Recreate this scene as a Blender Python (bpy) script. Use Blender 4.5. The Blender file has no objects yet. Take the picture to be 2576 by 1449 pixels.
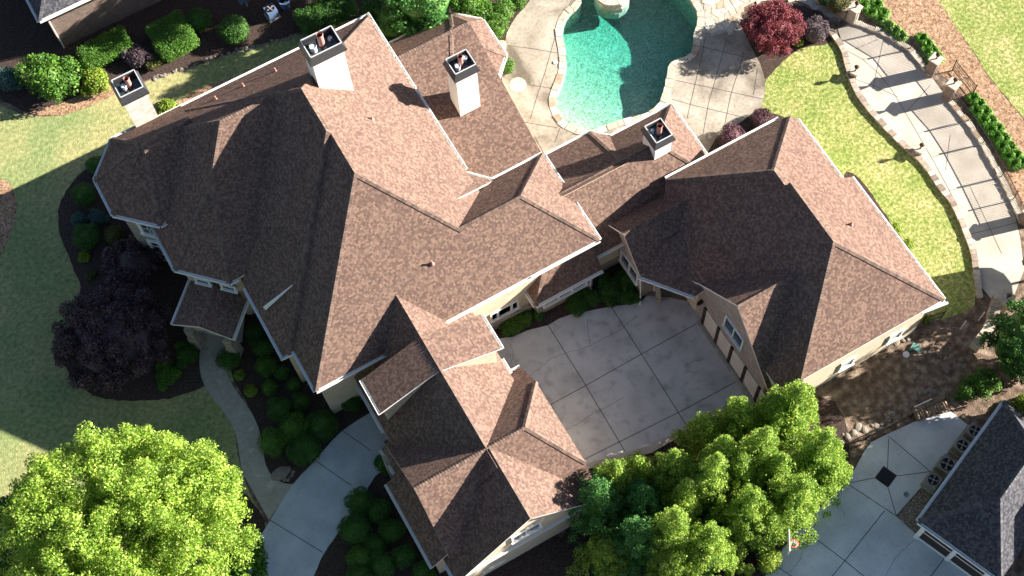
import bpy, bmesh, math, random
import numpy as np
from mathutils import Vector, Matrix
from mathutils.geometry import delaunay_2d_cdt
random.seed(7); RNG = np.random.default_rng(7)
sc = bpy.context.scene; COL = sc.collection
# ------------------------------------------------------------------ camera
RM = [[0.8690057, -0.4937442, -0.0323372], [0.4641739, 0.7908356, 0.3989005], [-0.1713815, -0.3616569, 0.9164238]]
FPX, CX, CY, CH = 3700.0, 1288.0, 724.5, 85.0
cd = bpy.data.cameras.new('camera'); cam = bpy.data.objects.new('camera', cd); COL.objects.link(cam)
cam.matrix_world = Matrix.Translation((0, 0, CH)) @ Matrix(RM).transposed().to_4x4()
cd.sensor_width = 36.0; cd.lens = FPX/2576*36; cd.clip_end = 2000; cd.clip_start = 1
sc.camera = cam
# ------------------------------------------------------------------ light
AZ, EL = math.radians(164-180), math.radians(23.5)      # direction towards the sun
w = bpy.data.worlds.new('World'); sc.world = w; w.use_nodes = True
nt = w.node_tree; sky = nt.nodes.new('ShaderNodeTexSky'); sky.sky_type = 'NISHITA'; sky.sun_disc = False
sky.sun_elevation = EL; sky.sun_rotation = math.pi/2-AZ; sky.altitude = 200; sky.ozone_density = 1.8
nt.links.new(sky.outputs[0], nt.nodes['Background'].inputs[0]); nt.nodes['Background'].inputs[1].default_value = 0.038
sd = bpy.data.lights.new('sun', 'SUN'); sun = bpy.data.objects.new('sun', sd); COL.objects.link(sun)
sd.energy = 5.0; sd.angle = math.radians(0.5); sd.color = (1.0, 0.93, 0.82)
sun.rotation_euler = Vector((math.cos(EL)*math.cos(AZ), math.cos(EL)*math.sin(AZ), math.sin(EL))).to_track_quat('Z', 'Y').to_euler()
sc.view_settings.view_transform = 'Standard'; sc.view_settings.look = 'None'
sc.view_settings.exposure = 2.12; sc.view_settings.gamma = 1.0
sc.render.engine = 'CYCLES'
sc.cycles.transparent_max_bounces = 16

# ------------------------------------------------------------------ survey: photo reading + real height -> site metres
def G(x, y, z=0.0):
    a, b = (x-CX)/FPX, -(y-CY)/FPX
    d = [RM[0][i]*a+RM[1][i]*b-RM[2][i] for i in range(3)]
    t = (z-CH)/d[2]
    return Vector((d[0]*t, d[1]*t, z))

# ------------------------------------------------------------------ materials
def newmat(n):
    m = bpy.data.materials.new(n); m.use_nodes = True
    return m, m.node_tree.nodes, m.node_tree.links, m.node_tree.nodes['Principled BSDF']
def ramp(N, stops):
    r = N.new('ShaderNodeValToRGB'); e = r.color_ramp.elements
    while len(e) < len(stops): e.new(0.5)
    for i, (p, c) in enumerate(stops): e[i].position = p; e[i].color = (*c, 1)
    return r
def noisemat(n, stops, scale=3, detail=6, rough=0.9, bump=0.0, bscale=None, scale2=None, stops2=None, fac2=0.5, spec=0.3, coord='Object', metal=0, dist=0.0, stretch=None):
    m, N, L, B = newmat(n)
    tc = N.new('ShaderNodeTexCoord'); src = tc.outputs[coord]
    if stretch:
        mp = N.new('ShaderNodeMapping'); mp.inputs['Scale'].default_value = stretch; L.new(src, mp.inputs[0]); src = mp.outputs[0]
    t = N.new('ShaderNodeTexNoise'); t.inputs['Scale'].default_value = scale; t.inputs['Detail'].default_value = detail; t.inputs['Distortion'].default_value = dist
    L.new(src, t.inputs['Vector'])
    r = ramp(N, stops); L.new(t.outputs[0], r.inputs[0]); out = r.outputs[0]
    if scale2:
        t2 = N.new('ShaderNodeTexNoise'); t2.inputs['Scale'].default_value = scale2; t2.inputs['Detail'].default_value = 4; L.new(src, t2.inputs['Vector'])
        r2 = ramp(N, stops2); L.new(t2.outputs[0], r2.inputs[0])
        mx = N.new('ShaderNodeMix'); mx.data_type = 'RGBA'; mx.blend_type = 'MULTIPLY'; mx.inputs[0].default_value = fac2
        L.new(out, mx.inputs[6]); L.new(r2.outputs[0], mx.inputs[7]); out = mx.outputs[2]
    L.new(out, B.inputs['Base Color'])
    B.inputs['Roughness'].default_value = rough; B.inputs['Specular IOR Level'].default_value = spec; B.inputs['Metallic'].default_value = metal
    if bump:
        b = N.new('ShaderNodeBump'); b.inputs['Strength'].default_value = bump; b.inputs['Distance'].default_value = 0.05
        tb = N.new('ShaderNodeTexNoise'); tb.inputs['Scale'].default_value = bscale or scale; tb.inputs['Detail'].default_value = 5
        L.new(src, tb.inputs['Vector']); L.new(tb.outputs[0], b.inputs['Height']); L.new(b.outputs[0], B.inputs['Normal'])
    return m
def plain(n, c, rough=0.6, metal=0.0, var=0.12, scale=4):
    return noisemat(n, [(0.3, tuple(x*(1-var) for x in c)), (0.7, tuple(min(1, x*(1+var)) for x in c))], scale=scale, rough=rough, metal=metal)
def islandmat(n, stops, rough=0.85, bump=0.3, nscale=6):
    m, N, L, B = newmat(n)
    g = N.new('ShaderNodeNewGeometry'); r = ramp(N, stops); L.new(g.outputs['Random Per Island'], r.inputs[0])
    tc = N.new('ShaderNodeTexCoord'); t = N.new('ShaderNodeTexNoise'); t.inputs['Scale'].default_value = nscale; t.inputs['Detail'].default_value = 6
    L.new(tc.outputs['Object'], t.inputs['Vector'])
    r2 = ramp(N, [(0.3, (0.6, 0.6, 0.6)), (0.65, (1, 1, 1))]); L.new(t.outputs[0], r2.inputs[0])
    mx = N.new('ShaderNodeMix'); mx.data_type = 'RGBA'; mx.blend_type = 'MULTIPLY'; mx.inputs[0].default_value = 0.8
    L.new(r.outputs[0], mx.inputs[6]); L.new(r2.outputs[0], mx.inputs[7]); L.new(mx.outputs[2], B.inputs['Base Color'])
    b = N.new('ShaderNodeBump'); b.inputs['Strength'].default_value = bump; b.inputs['Distance'].default_value = 0.04
    L.new(t.outputs[0], b.inputs['Height']); L.new(b.outputs[0], B.inputs['Normal'])
    B.inputs['Roughness'].default_value = rough; B.inputs['Specular IOR Level'].default_value = 0.25
    return m
def leafmat(n, c0, c1, c2, trans=0.3):
    m, N, L, B = newmat(n)
    g = N.new('ShaderNodeNewGeometry'); r = ramp(N, [(0.0, c0), (0.55, c1), (1.0, c2)]); L.new(g.outputs['Random Per Island'], r.inputs[0])
    tc = N.new('ShaderNodeTexCoord'); t = N.new('ShaderNodeTexNoise'); t.inputs['Scale'].default_value = 0.9; L.new(tc.outputs['Object'], t.inputs['Vector'])
    r2 = ramp(N, [(0.35, (0.7, 0.75, 0.7)), (0.65, (1.1, 1.08, 1.0))]); L.new(t.outputs[0], r2.inputs[0])
    mx = N.new('ShaderNodeMix'); mx.data_type = 'RGBA'; mx.blend_type = 'MULTIPLY'; mx.inputs[0].default_value = 1
    L.new(r.outputs[0], mx.inputs[6]); L.new(r2.outputs[0], mx.inputs[7])
    L.new(mx.outputs[2], B.inputs['Base Color']); B.inputs['Roughness'].default_value = 0.55; B.inputs['Specular IOR Level'].default_value = 0.3
    tr = N.new('ShaderNodeBsdfTranslucent'); L.new(mx.outputs[2], tr.inputs[0])
    ms = N.new('ShaderNodeMixShader'); ms.inputs[0].default_value = trans
    L.new(B.outputs[0], ms.inputs[1]); L.new(tr.outputs[0], ms.inputs[2]); L.new(ms.outputs[0], N['Material Output'].inputs[0])
    return m
def shinglemat(n, stops, row=0.125, tab=0.13, bump=0.6, tint=None):
    m, N, L, B = newmat(n)
    uv = N.new('ShaderNodeUVMap'); s = N.new('ShaderNodeSeparateXYZ'); L.new(uv.outputs[0], s.inputs[0])
    def M(op, a, b=None):
        x = N.new('ShaderNodeMath'); x.operation = op
        for i, v in enumerate((a, b)):
            if v is None: continue
            if isinstance(v, (int, float)): x.inputs[i].default_value = v
            else: L.new(v, x.inputs[i])
        return x.outputs[0]
    v = M('DIVIDE', s.outputs[1], row); rowi = M('FLOOR', v); fr = M('FRACT', v)
    wn0 = N.new('ShaderNodeTexWhiteNoise'); wn0.noise_dimensions = '1D'; L.new(rowi, wn0.inputs['W'])
    u = M('ADD', M('DIVIDE', s.outputs[0], tab), M('MULTIPLY', wn0.outputs[0], 7.3)); ui = M('FLOOR', u)
    c = N.new('ShaderNodeCombineXYZ'); L.new(ui, c.inputs[0]); L.new(rowi, c.inputs[1])
    wn = N.new('ShaderNodeTexWhiteNoise'); wn.noise_dimensions = '2D'; L.new(c.outputs[0], wn.inputs['Vector'])
    t = N.new('ShaderNodeTexNoise'); t.inputs['Scale'].default_value = 0.45; t.inputs['Detail'].default_value = 4; L.new(uv.outputs[0], t.inputs['Vector'])
    tg = N.new('ShaderNodeTexNoise'); tg.inputs['Scale'].default_value = 9; tg.inputs['Detail'].default_value = 3; L.new(uv.outputs[0], tg.inputs['Vector'])
    val = M('ADD', M('MULTIPLY', wn.outputs[0], 0.74), M('ADD', M('MULTIPLY', t.outputs[0], 0.26), M('MULTIPLY', M('SUBTRACT', tg.outputs[0], 0.5), 0.2)))
    r = ramp(N, stops); L.new(val, r.inputs[0])
    L.new(r.outputs[0], B.inputs['Base Color'])
    h = M('ADD', M('MULTIPLY', M('SUBTRACT', 1.0, fr), 0.6), M('MULTIPLY', wn.outputs[0], 0.5))
    b = N.new('ShaderNodeBump'); b.inputs['Strength'].default_value = bump; b.inputs['Distance'].default_value = 0.02
    L.new(h, b.inputs['Height']); L.new(b.outputs[0], B.inputs['Normal'])
    B.inputs['Roughness'].default_value = 1.0; B.inputs['Specular IOR Level'].default_value = 0.0
    return m
def brickmat(n, c1, c2, mortar, bw=0.24, bh=0.08, ms=0.012, coord='UV'):
    m, N, L, B = newmat(n)
    tc = N.new('ShaderNodeTexCoord'); bt = N.new('ShaderNodeTexBrick')
    bt.inputs['Scale'].default_value = 1; bt.inputs['Brick Width'].default_value = bw; bt.inputs['Row Height'].default_value = bh; bt.inputs['Mortar Size'].default_value = ms
    bt.inputs['Color1'].default_value = (*c1, 1); bt.inputs['Color2'].default_value = (*c2, 1); bt.inputs['Mortar'].default_value = (*mortar, 1)
    L.new(tc.outputs[coord], bt.inputs['Vector'])
    t = N.new('ShaderNodeTexNoise'); t.inputs['Scale'].default_value = 2.5; t.inputs['Detail'].default_value = 6; L.new(tc.outputs['Object'], t.inputs['Vector'])
    r2 = ramp(N, [(0.3, (0.7, 0.7, 0.7)), (0.7, (1.05, 1.05, 1.05))]); L.new(t.outputs[0], r2.inputs[0])
    mx = N.new('ShaderNodeMix'); mx.data_type = 'RGBA'; mx.blend_type = 'MULTIPLY'; mx.inputs[0].default_value = 0.8
    L.new(bt.outputs[0], mx.inputs[6]); L.new(r2.outputs[0], mx.inputs[7]); L.new(mx.outputs[2], B.inputs['Base Color'])
    B.inputs['Roughness'].default_value = 0.9
    b = N.new('ShaderNodeBump'); b.inputs['Strength'].default_value = 0.5; b.inputs['Distance'].default_value = 0.01
    L.new(bt.outputs[1], b.inputs['Height']); b.invert = True; L.new(b.outputs[0], B.inputs['Normal'])
    return m

MAT = {}
MAT['shingle'] = shinglemat('roof_shingle', [(0.12, (0.094, 0.062, 0.053)), (0.42, (0.124, 0.082, 0.068)), (0.62, (0.154, 0.102, 0.083)), (0.92, (0.205, 0.136, 0.106))])
MAT['shingle_grey'] = shinglemat('slate_grey_shingle', [(0.2, (0.04, 0.042, 0.05)), (0.5, (0.06, 0.06, 0.07)), (0.85, (0.10, 0.098, 0.105))])
MAT['cap'] = islandmat('ridge_cap_shingle', [(0, (0.10, 0.068, 0.056)), (0.5, (0.155, 0.104, 0.084)), (1, (0.20, 0.135, 0.105))], bump=0.2)
MAT['cap_grey'] = islandmat('grey_cap_shingle', [(0, (0.05, 0.05, 0.06)), (1, (0.12, 0.12, 0.13))], bump=0.2)
MAT['white'] = plain('white_trim_paint', (0.72, 0.72, 0.70), 0.5, var=0.05)
MAT['cream'] = noisemat('cream_stucco', [(0.3, (0.50, 0.42, 0.31)), (0.7, (0.60, 0.50, 0.38))], scale=2, rough=0.95, bump=0.15, bscale=40)
MAT['stone'] = brickmat('tan_stone_wall', (0.42, 0.34, 0.26), (0.22, 0.18, 0.15), (0.36, 0.32, 0.27), 0.42, 0.19, 0.02)
MAT['siding'] = brickmat('shingle_siding', (0.42, 0.34, 0.29), (0.33, 0.27, 0.23), (0.16, 0.12, 0.10), 0.30, 0.18, 0.008)
MAT['brick'] = brickmat('brown_brick', (0.24, 0.155, 0.115), (0.13, 0.09, 0.075), (0.20, 0.17, 0.15), 0.22, 0.075, 0.012)
MAT['stucco_white'] = noisemat('white_stucco', [(0.3, (0.66, 0.64, 0.62)), (0.7, (0.74, 0.72, 0.69))], scale=3, rough=0.95, bump=0.3, bscale=18)
MAT['chim_stone'] = brickmat('pale_chimney_stone', (0.74, 0.68, 0.62), (0.55, 0.48, 0.43), (0.7, 0.66, 0.6), 0.36, 0.16, 0.02)
MAT['dark_metal'] = plain('black_cap_metal', (0.045, 0.046, 0.05), 0.4, 0.1)
MAT['steel'] = plain('galvanised_steel', (0.62, 0.63, 0.65), 0.4, 0.3, var=0.05)
MAT['clay'] = plain('red_clay_flue', (0.42, 0.20, 0.17), 0.8)
MAT['iron'] = plain('black_iron', (0.015, 0.015, 0.016), 0.5, 0.3)
MAT['copper'] = plain('weathered_copper', (0.06, 0.035, 0.025), 0.5, 0.7)
def glass():
    m, N, L, B = newmat('window_glass'); B.inputs['Base Color'].default_value = (0.02, 0.035, 0.04, 1); B.inputs['Roughness'].default_value = 0.08; B.inputs['Specular IOR Level'].default_value = 0.9
    return m
MAT['glass'] = glass()
MAT['door'] = plain('pale_garage_door_paint', (0.62, 0.56, 0.50), 0.6, var=0.04)
MAT['dark_wood'] = plain('dark_brown_wood', (0.035, 0.022, 0.016), 0.6)
MAT['concrete'] = noisemat('grey_concrete', [(0.32, (0.38, 0.37, 0.375)), (0.5, (0.47, 0.46, 0.465)), (0.68, (0.52, 0.51, 0.51))], scale=0.45, detail=12, rough=0.9, scale2=1.8, stops2=[(0.32, (0.62, 0.61, 0.60)), (0.45, (0.92, 0.92, 0.92)), (0.6, (1, 1, 1))], fac2=0.6, dist=0.5, bump=0.1, bscale=30)
MAT['concrete_blue'] = noisemat('smooth_drive_concrete', [(0.35, (0.38, 0.40, 0.44)), (0.65, (0.48, 0.50, 0.54))], scale=0.6, detail=12, rough=0.9, scale2=6, stops2=[(0.3, (0.7, 0.7, 0.7)), (0.42, (0.95, 0.95, 0.95)), (0.6, (1, 1, 1))], bump=0.1, bscale=30)
MAT['pad'] = noisemat('pale_pad_concrete', [(0.35, (0.44, 0.45, 0.465)), (0.65, (0.56, 0.57, 0.585))], scale=0.6, detail=12, rough=0.9, scale2=6, stops2=[(0.3, (0.7, 0.7, 0.7)), (0.42, (0.95, 0.95, 0.95)), (0.6, (1, 1, 1))])
MAT['joint'] = plain('dark_joint_line', (0.05, 0.045, 0.04), 0.95)  # dark colour of the joint strips in the paving
MAT['crack'] = plain('hairline_crack', (0.10, 0.095, 0.09), 0.95)
MAT['deck'] = noisemat('stained_pool_deck', [(0.32, (0.13, 0.11, 0.085)), (0.46, (0.27, 0.235, 0.195)), (0.66, (0.40, 0.355, 0.30))], scale=0.35, detail=9, rough=0.95, scale2=5, stops2=[(0.3, (0.7, 0.68, 0.64)), (0.55, (1, 1, 1))], fac2=0.8, bump=0.15, bscale=20, dist=0.6)
MAT['walk'] = noisemat('pale_walk_concrete', [(0.35, (0.36, 0.32, 0.27)), (0.65, (0.47, 0.42, 0.36))], scale=0.6, detail=8, rough=0.95, scale2=8, stops2=[(0.3, (0.85, 0.84, 0.82)), (0.55, (1, 1, 1))])
MAT['flag'] = islandmat('walk_flagstone', [(0, (0.36, 0.33, 0.27)), (0.5, (0.43, 0.39, 0.32)), (1, (0.52, 0.47, 0.40))], nscale=3)
MAT['flag_joint'] = plain('flagstone_mortar', (0.34, 0.31, 0.26), 0.95)
MAT['coping'] = islandmat('coping_flagstone', [(0, (0.28, 0.20, 0.15)), (0.10, (0.40, 0.30, 0.21)), (0.2, (0.42, 0.37, 0.30)), (0.6, (0.48, 0.42, 0.35)), (1, (0.58, 0.53, 0.46))], nscale=4)
MAT['wallstone'] = islandmat('rubble_wall_stone', [(0, (0.20, 0.15, 0.12)), (0.35, (0.32, 0.26, 0.21)), (0.7, (0.42, 0.36, 0.30)), (1, (0.56, 0.50, 0.43))], nscale=5)
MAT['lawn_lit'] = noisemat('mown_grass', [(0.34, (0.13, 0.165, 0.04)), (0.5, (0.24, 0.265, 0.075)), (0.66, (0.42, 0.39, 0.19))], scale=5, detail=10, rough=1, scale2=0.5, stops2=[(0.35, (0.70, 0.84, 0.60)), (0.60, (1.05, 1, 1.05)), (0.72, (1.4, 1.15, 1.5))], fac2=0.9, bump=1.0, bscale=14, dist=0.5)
MAT['lawn_front'] = noisemat('cool_season_grass', [(0.30, (0.19, 0.205, 0.105)), (0.5, (0.29, 0.29, 0.16)), (0.72, (0.44, 0.40, 0.25))], scale=4, detail=10, rough=1, scale2=0.13, stops2=[(0.40, (0.62, 0.78, 0.52)), (0.6, (1.05, 0.98, 0.78))], fac2=0.95, bump=0.8, bscale=16, dist=0.4)
MAT['mulch'] = noisemat('dark_bark_mulch', [(0.3, (0.022, 0.015, 0.013)), (0.6, (0.065, 0.042, 0.035)), (0.8, (0.12, 0.08, 0.065))], scale=9, detail=10, rough=1, bump=1.0, bscale=22)
MAT['straw'] = noisemat('pine_straw', [(0.32, (0.10, 0.055, 0.032)), (0.5, (0.29, 0.175, 0.105)), (0.72, (0.50, 0.36, 0.25))], scale=5, detail=12, rough=1, bump=1.0, bscale=20, dist=1.2)
MAT['soil'] = noisemat('bare_soil_and_litter', [(0.3, (0.075, 0.05, 0.038)), (0.5, (0.16, 0.115, 0.085)), (0.72, (0.34, 0.265, 0.20))], scale=2.2, detail=12, rough=1, scale2=0.25, stops2=[(0.35, (0.6, 0.55, 0.5)), (0.6, (1, 1, 1))], bump=1.0, bscale=12)
MAT['gravel'] = noisemat('pea_gravel', [(0.35, (0.09, 0.07, 0.055)), (0.5, (0.2, 0.165, 0.13)), (0.65, (0.36, 0.31, 0.26))], scale=14, detail=6, rough=1, bump=1, bscale=20)
MAT['rock'] = islandmat('field_stone', [(0, (0.08, 0.068, 0.06)), (0.6, (0.14, 0.12, 0.10)), (1, (0.23, 0.20, 0.17))], nscale=5, bump=0.8)
MAT['bark'] = noisemat('tree_bark', [(0.35, (0.05, 0.035, 0.025)), (0.65, (0.13, 0.095, 0.07))], scale=8, rough=1, bump=1)
MAT['leaf_bright'] = leafmat('bright_spring_leaf', (0.11, 0.23, 0.02), (0.27, 0.43, 0.045), (0.58, 0.67, 0.17), 0.45)
MAT['leaf_conifer'] = leafmat('cypress_foliage', (0.07, 0.18, 0.024), (0.27, 0.42, 0.055), (0.55, 0.66, 0.14), 0.5)
MAT['leaf_conifer_dark'] = leafmat('dark_cypress_foliage', (0.03, 0.12, 0.03), (0.08, 0.24, 0.06), (0.18, 0.36, 0.09), 0.4)
MAT['leaf_deep'] = leafmat('deep_green_leaf', (0.018, 0.07, 0.012), (0.045, 0.135, 0.018), (0.09, 0.20, 0.03), 0.2)
MAT['leaf_mid'] = leafmat('mid_green_leaf', (0.03, 0.10, 0.01), (0.07, 0.18, 0.018), (0.14, 0.26, 0.035), 0.2)
MAT['leaf_lime'] = leafmat('lime_leaf', (0.12, 0.2, 0.02), (0.22, 0.32, 0.03), (0.36, 0.42, 0.07), 0.3)
MAT['leaf_plum'] = leafmat('dark_plum_leaf', (0.042, 0.024, 0.030), (0.08, 0.048, 0.056), (0.15, 0.092, 0.105), 0.12)
MAT['leaf_red'] = leafmat('red_maple_leaf', (0.11, 0.016, 0.026), (0.23, 0.045, 0.062), (0.36, 0.11, 0.13), 0.3)
MAT['leaf_violet'] = leafmat('barberry_leaf', (0.04, 0.015, 0.025), (0.09, 0.035, 0.05), (0.17, 0.08, 0.10), 0.15)
MAT['leaf_greyviolet'] = leafmat('smoke_bush_leaf', (0.05, 0.03, 0.045), (0.10, 0.065, 0.085), (0.17, 0.13, 0.15), 0.15)
MAT['leaf_blue'] = leafmat('blue_spruce_needle', (0.02, 0.06, 0.05), (0.05, 0.12, 0.11), (0.10, 0.19, 0.18), 0.1)
MAT['leaf_bronze'] = leafmat('bronze_leaf', (0.035, 0.05, 0.01), (0.08, 0.09, 0.02), (0.15, 0.12, 0.03), 0.15)
MAT['plastic_blue'] = plain('blue_grey_plastic', (0.10, 0.15, 0.26), 0.4)
MAT['ac_grey'] = plain('tan_grey_enamel', (0.24, 0.22, 0.20), 0.5)
MAT['ac_dark'] = plain('dark_fan_grille', (0.015, 0.015, 0.018), 0.5, 0.5)
MAT['green_lid'] = plain('green_plastic_lid', (0.10, 0.22, 0.20), 0.5)
MAT['red_paint'] = plain('orange_red_paint', (0.6, 0.06, 0.02), 0.4)
MAT['wood_log'] = islandmat('split_firewood', [(0, (0.13, 0.085, 0.055)), (0.6, (0.28, 0.20, 0.14)), (1, (0.42, 0.33, 0.25))], nscale=7)
MAT['petal'] = plain('white_petals', (0.75, 0.78, 0.45), 0.7)

# ------------------------------------------------------------------ object helpers
def tag(o, label=None, cat=None, group=None, kind=None):
    if label: o['label'] = label
    if cat: o['category'] = cat
    if group: o['group'] = group
    if kind: o['kind'] = kind
    return o
def link(name, me, mats, parent=None, smooth=False):
    for m in (mats if isinstance(mats, (list, tuple)) else [mats]): me.materials.append(m)
    o = bpy.data.objects.new(name, me); COL.objects.link(o)
    if parent: o.parent = parent
    if smooth: me.polygons.foreach_set('use_smooth', [True]*len(me.polygons))
    return o
def empty(name, loc=(0, 0, 0), rz=0):
    o = bpy.data.objects.new(name, None); COL.objects.link(o); o.location = loc; o.rotation_euler = (0, 0, rz)
    o.empty_display_size = 0.3
    return o
def uv_auto(me):
    """per face UV in metres: u along the horizontal of the face, v up its slope"""
    uvl = me.uv_layers.new(name='UVMap').data
    for p in me.polygons:
        n = p.normal
        h = Vector((-n.y, n.x, 0))
        if h.length < 1e-4: h = Vector((1, 0, 0))
        h.normalize(); s = n.cross(h)
        if s.z < 0: s = -s
        for li in p.loop_indices:
            co = me.vertices[me.loops[li].vertex_index].co
            uvl[li].uv = (co.dot(h)+3.1*round(n.x, 2), co.dot(s)+1.7*round(n.y, 2))
class MB:
    def __init__(s): s.v = []; s.f = []; s.m = []
    def quad(s, pts, mi=0):
        n = len(s.v); s.v += [tuple(p) for p in pts]; s.f.append(tuple(range(n, n+len(pts)))); s.m.append(mi)
    def box(s, c, size, rz=0, mi=0, tilt=None, taper=1.0):
        hx, hy, hz = size[0]/2, size[1]/2, size[2]/2; n = len(s.v)
        M = Matrix.Rotation(rz, 3, 'Z')
        if tilt: M = M @ tilt
        for z in (-1, 1):
            k = taper if z > 0 else 1.0
            for x, y in ((-1, -1), (1, -1), (1, 1), (-1, 1)):
                s.v.append(tuple(Vector(c)+M @ Vector((x*hx*k, y*hy*k, z*hz))))
        for f in ((3, 2, 1, 0), (4, 5, 6, 7), (0, 1, 5, 4), (1, 2, 6, 5), (2, 3, 7, 6), (3, 0, 4, 7)): s.f.append(tuple(n+i for i in f)); s.m.append(mi)
    def beam(s, a, b, wd, ht, mi=0):
        a, b = Vector(a), Vector(b); d = b-a; L = d.length
        if L < 1e-5: return
        d.normalize(); side = d.cross(Vector((0, 0, 1)))
        if side.length < 1e-3: side = Vector((1, 0, 0))
        side.normalize(); up = side.cross(d); n = len(s.v)
        for p in (a, b):
            for i, j in ((-1, -1), (1, -1), (1, 1), (-1, 1)): s.v.append(tuple(p+side*i*wd/2+up*j*ht/2))
        for f in ((0, 1, 2, 3), (7, 6, 5, 4), (0, 4, 5, 1), (1, 5, 6, 2), (2, 6, 7, 3), (3, 7, 4, 0)): s.f.append(tuple(n+i for i in f)); s.m.append(mi)
    def cyl(s, a, b, r0, r1=None, seg=14, mi=0, cap=True):
        r1 = r0 if r1 is None else r1
        a, b = Vector(a), Vector(b); d = (b-a).normalized(); x = d.orthogonal().normalized(); y = d.cross(x); n = len(s.v)
        for p, r in ((a, r0), (b, r1)):
            for i in range(seg):
                t = 2*math.pi*i/seg; s.v.append(tuple(p+x*r*math.cos(t)+y*r*math.sin(t)))
        for i in range(seg):
            j = (i+1) % seg; s.f.append((n+i, n+j, n+seg+j, n+seg+i)); s.m.append(mi)
        if cap:
            s.f.append(tuple(n+i for i in reversed(range(seg)))); s.m.append(mi)
            s.f.append(tuple(n+seg+i for i in range(seg))); s.m.append(mi)
    def build(s, name, mats, parent=None, uv=False, smooth=False):
        me = bpy.data.meshes.new(name); me.from_pydata(s.v, [], s.f); me.update()
        me.polygons.foreach_set('material_index', s.m)
        if uv: uv_auto(me)
        return link(name, me, mats, parent, smooth)

def smooth_poly(pts, closed=True, n=4):
    out = []; m = len(pts)
    rng = range(m) if closed else range(m-1)
    for i in rng:
        if closed: p = [Vector(pts[(i+k) % m]) for k in (-1, 0, 1, 2)]
        else: p = [Vector(pts[min(max(i+k, 0), m-1)]) for k in (-1, 0, 1, 2)]
        for j in range(n):
            t = j/n
            out.append(0.5*((2*p[1])+(-p[0]+p[2])*t+(2*p[0]-5*p[1]+4*p[2]-p[3])*t*t+(-p[0]+3*p[1]-3*p[2]+p[3])*t**3))
    if not closed: out.append(Vector(pts[-1]))
    return out
def px(pts, z=0.0): return [G(a, b, z) for a, b in pts]
def fill(outer, holes=(), z=0.0):
    bm = bmesh.new()
    for lp in [outer]+list(holes):
        vs = [bm.verts.new((p[0], p[1], z)) for p in lp]
        for i in range(len(vs)): bm.edges.new((vs[i], vs[(i+1) % len(vs)]))
    bmesh.ops.triangle_fill(bm, use_beauty=True, use_dissolve=False, edges=bm.edges[:])
    for f in bm.faces:
        if f.normal.z < 0: f.normal_flip()
    return bm
SHEET = [0]
def rough_edge(pts, amp):
    out = []; n = len(pts)
    for i in range(n):
        a, b = pts[i], pts[(i+1) % n]; m_ = max(1, min(60, int((b-a).length/0.3)))
        for j in range(m_):
            q = a.lerp(b, j/m_); out.append(q+Vector((random.uniform(-amp, amp), random.uniform(-amp, amp), 0)))
    return out
def flat(name, pts, z, mat, holes=(), label=None, thick=0.0, strips=(), stripmats=()):
    """one sheet on the ground; strips = [(polyline, width, slot)] lie 4 mm above it in the same mesh"""
    if z > 0: SHEET[0] += 1; z += 0.0006*SHEET[0]
    if any(k_ in name for k_ in ('lawn', 'bed', 'straw', 'gravel')): pts = rough_edge(pts, 0.05)
    bm = fill(pts, holes, z)
    if thick:
        edges = [e for e in bm.edges if e.is_boundary]
        r = bmesh.ops.extrude_edge_only(bm, edges=edges)
        for v in r['geom']:
            if isinstance(v, bmesh.types.BMVert): v.co.z -= thick
    for line, wd, slot in strips:
        for a, b in zip(line[:-1], line[1:]):
            a, b = Vector((a[0], a[1])), Vector((b[0], b[1])); d = b-a
            if d.length < 1e-4: continue
            s = Vector((-d.y, d.x)).normalized()*wd/2
            f = bm.faces.new([bm.verts.new((*q, z+0.005)) for q in (a-s, b-s, b+s, a+s)]); f.material_index = slot
            if f.normal.z < 0: f.normal_flip()
    me = bpy.data.meshes.new(name); bm.to_mesh(me); bm.free()
    o = link(name, me, [mat]+list(stripmats)); o['kind'] = 'structure'
    if label: o['label'] = label
    return o
def crackline(pts, n=6, amp=0.06):
    out = []
    for a, b in zip(pts[:-1], pts[1:]):
        a, b = Vector(a[:2]), Vector(b[:2]); d = (b-a); s = Vector((-d.y, d.x)).normalized()
        for i in range(n): out.append(a+d*i/n+s*random.uniform(-amp, amp)*(i > 0))
    out.append(Vector(pts[-1][:2])); return out

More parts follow.
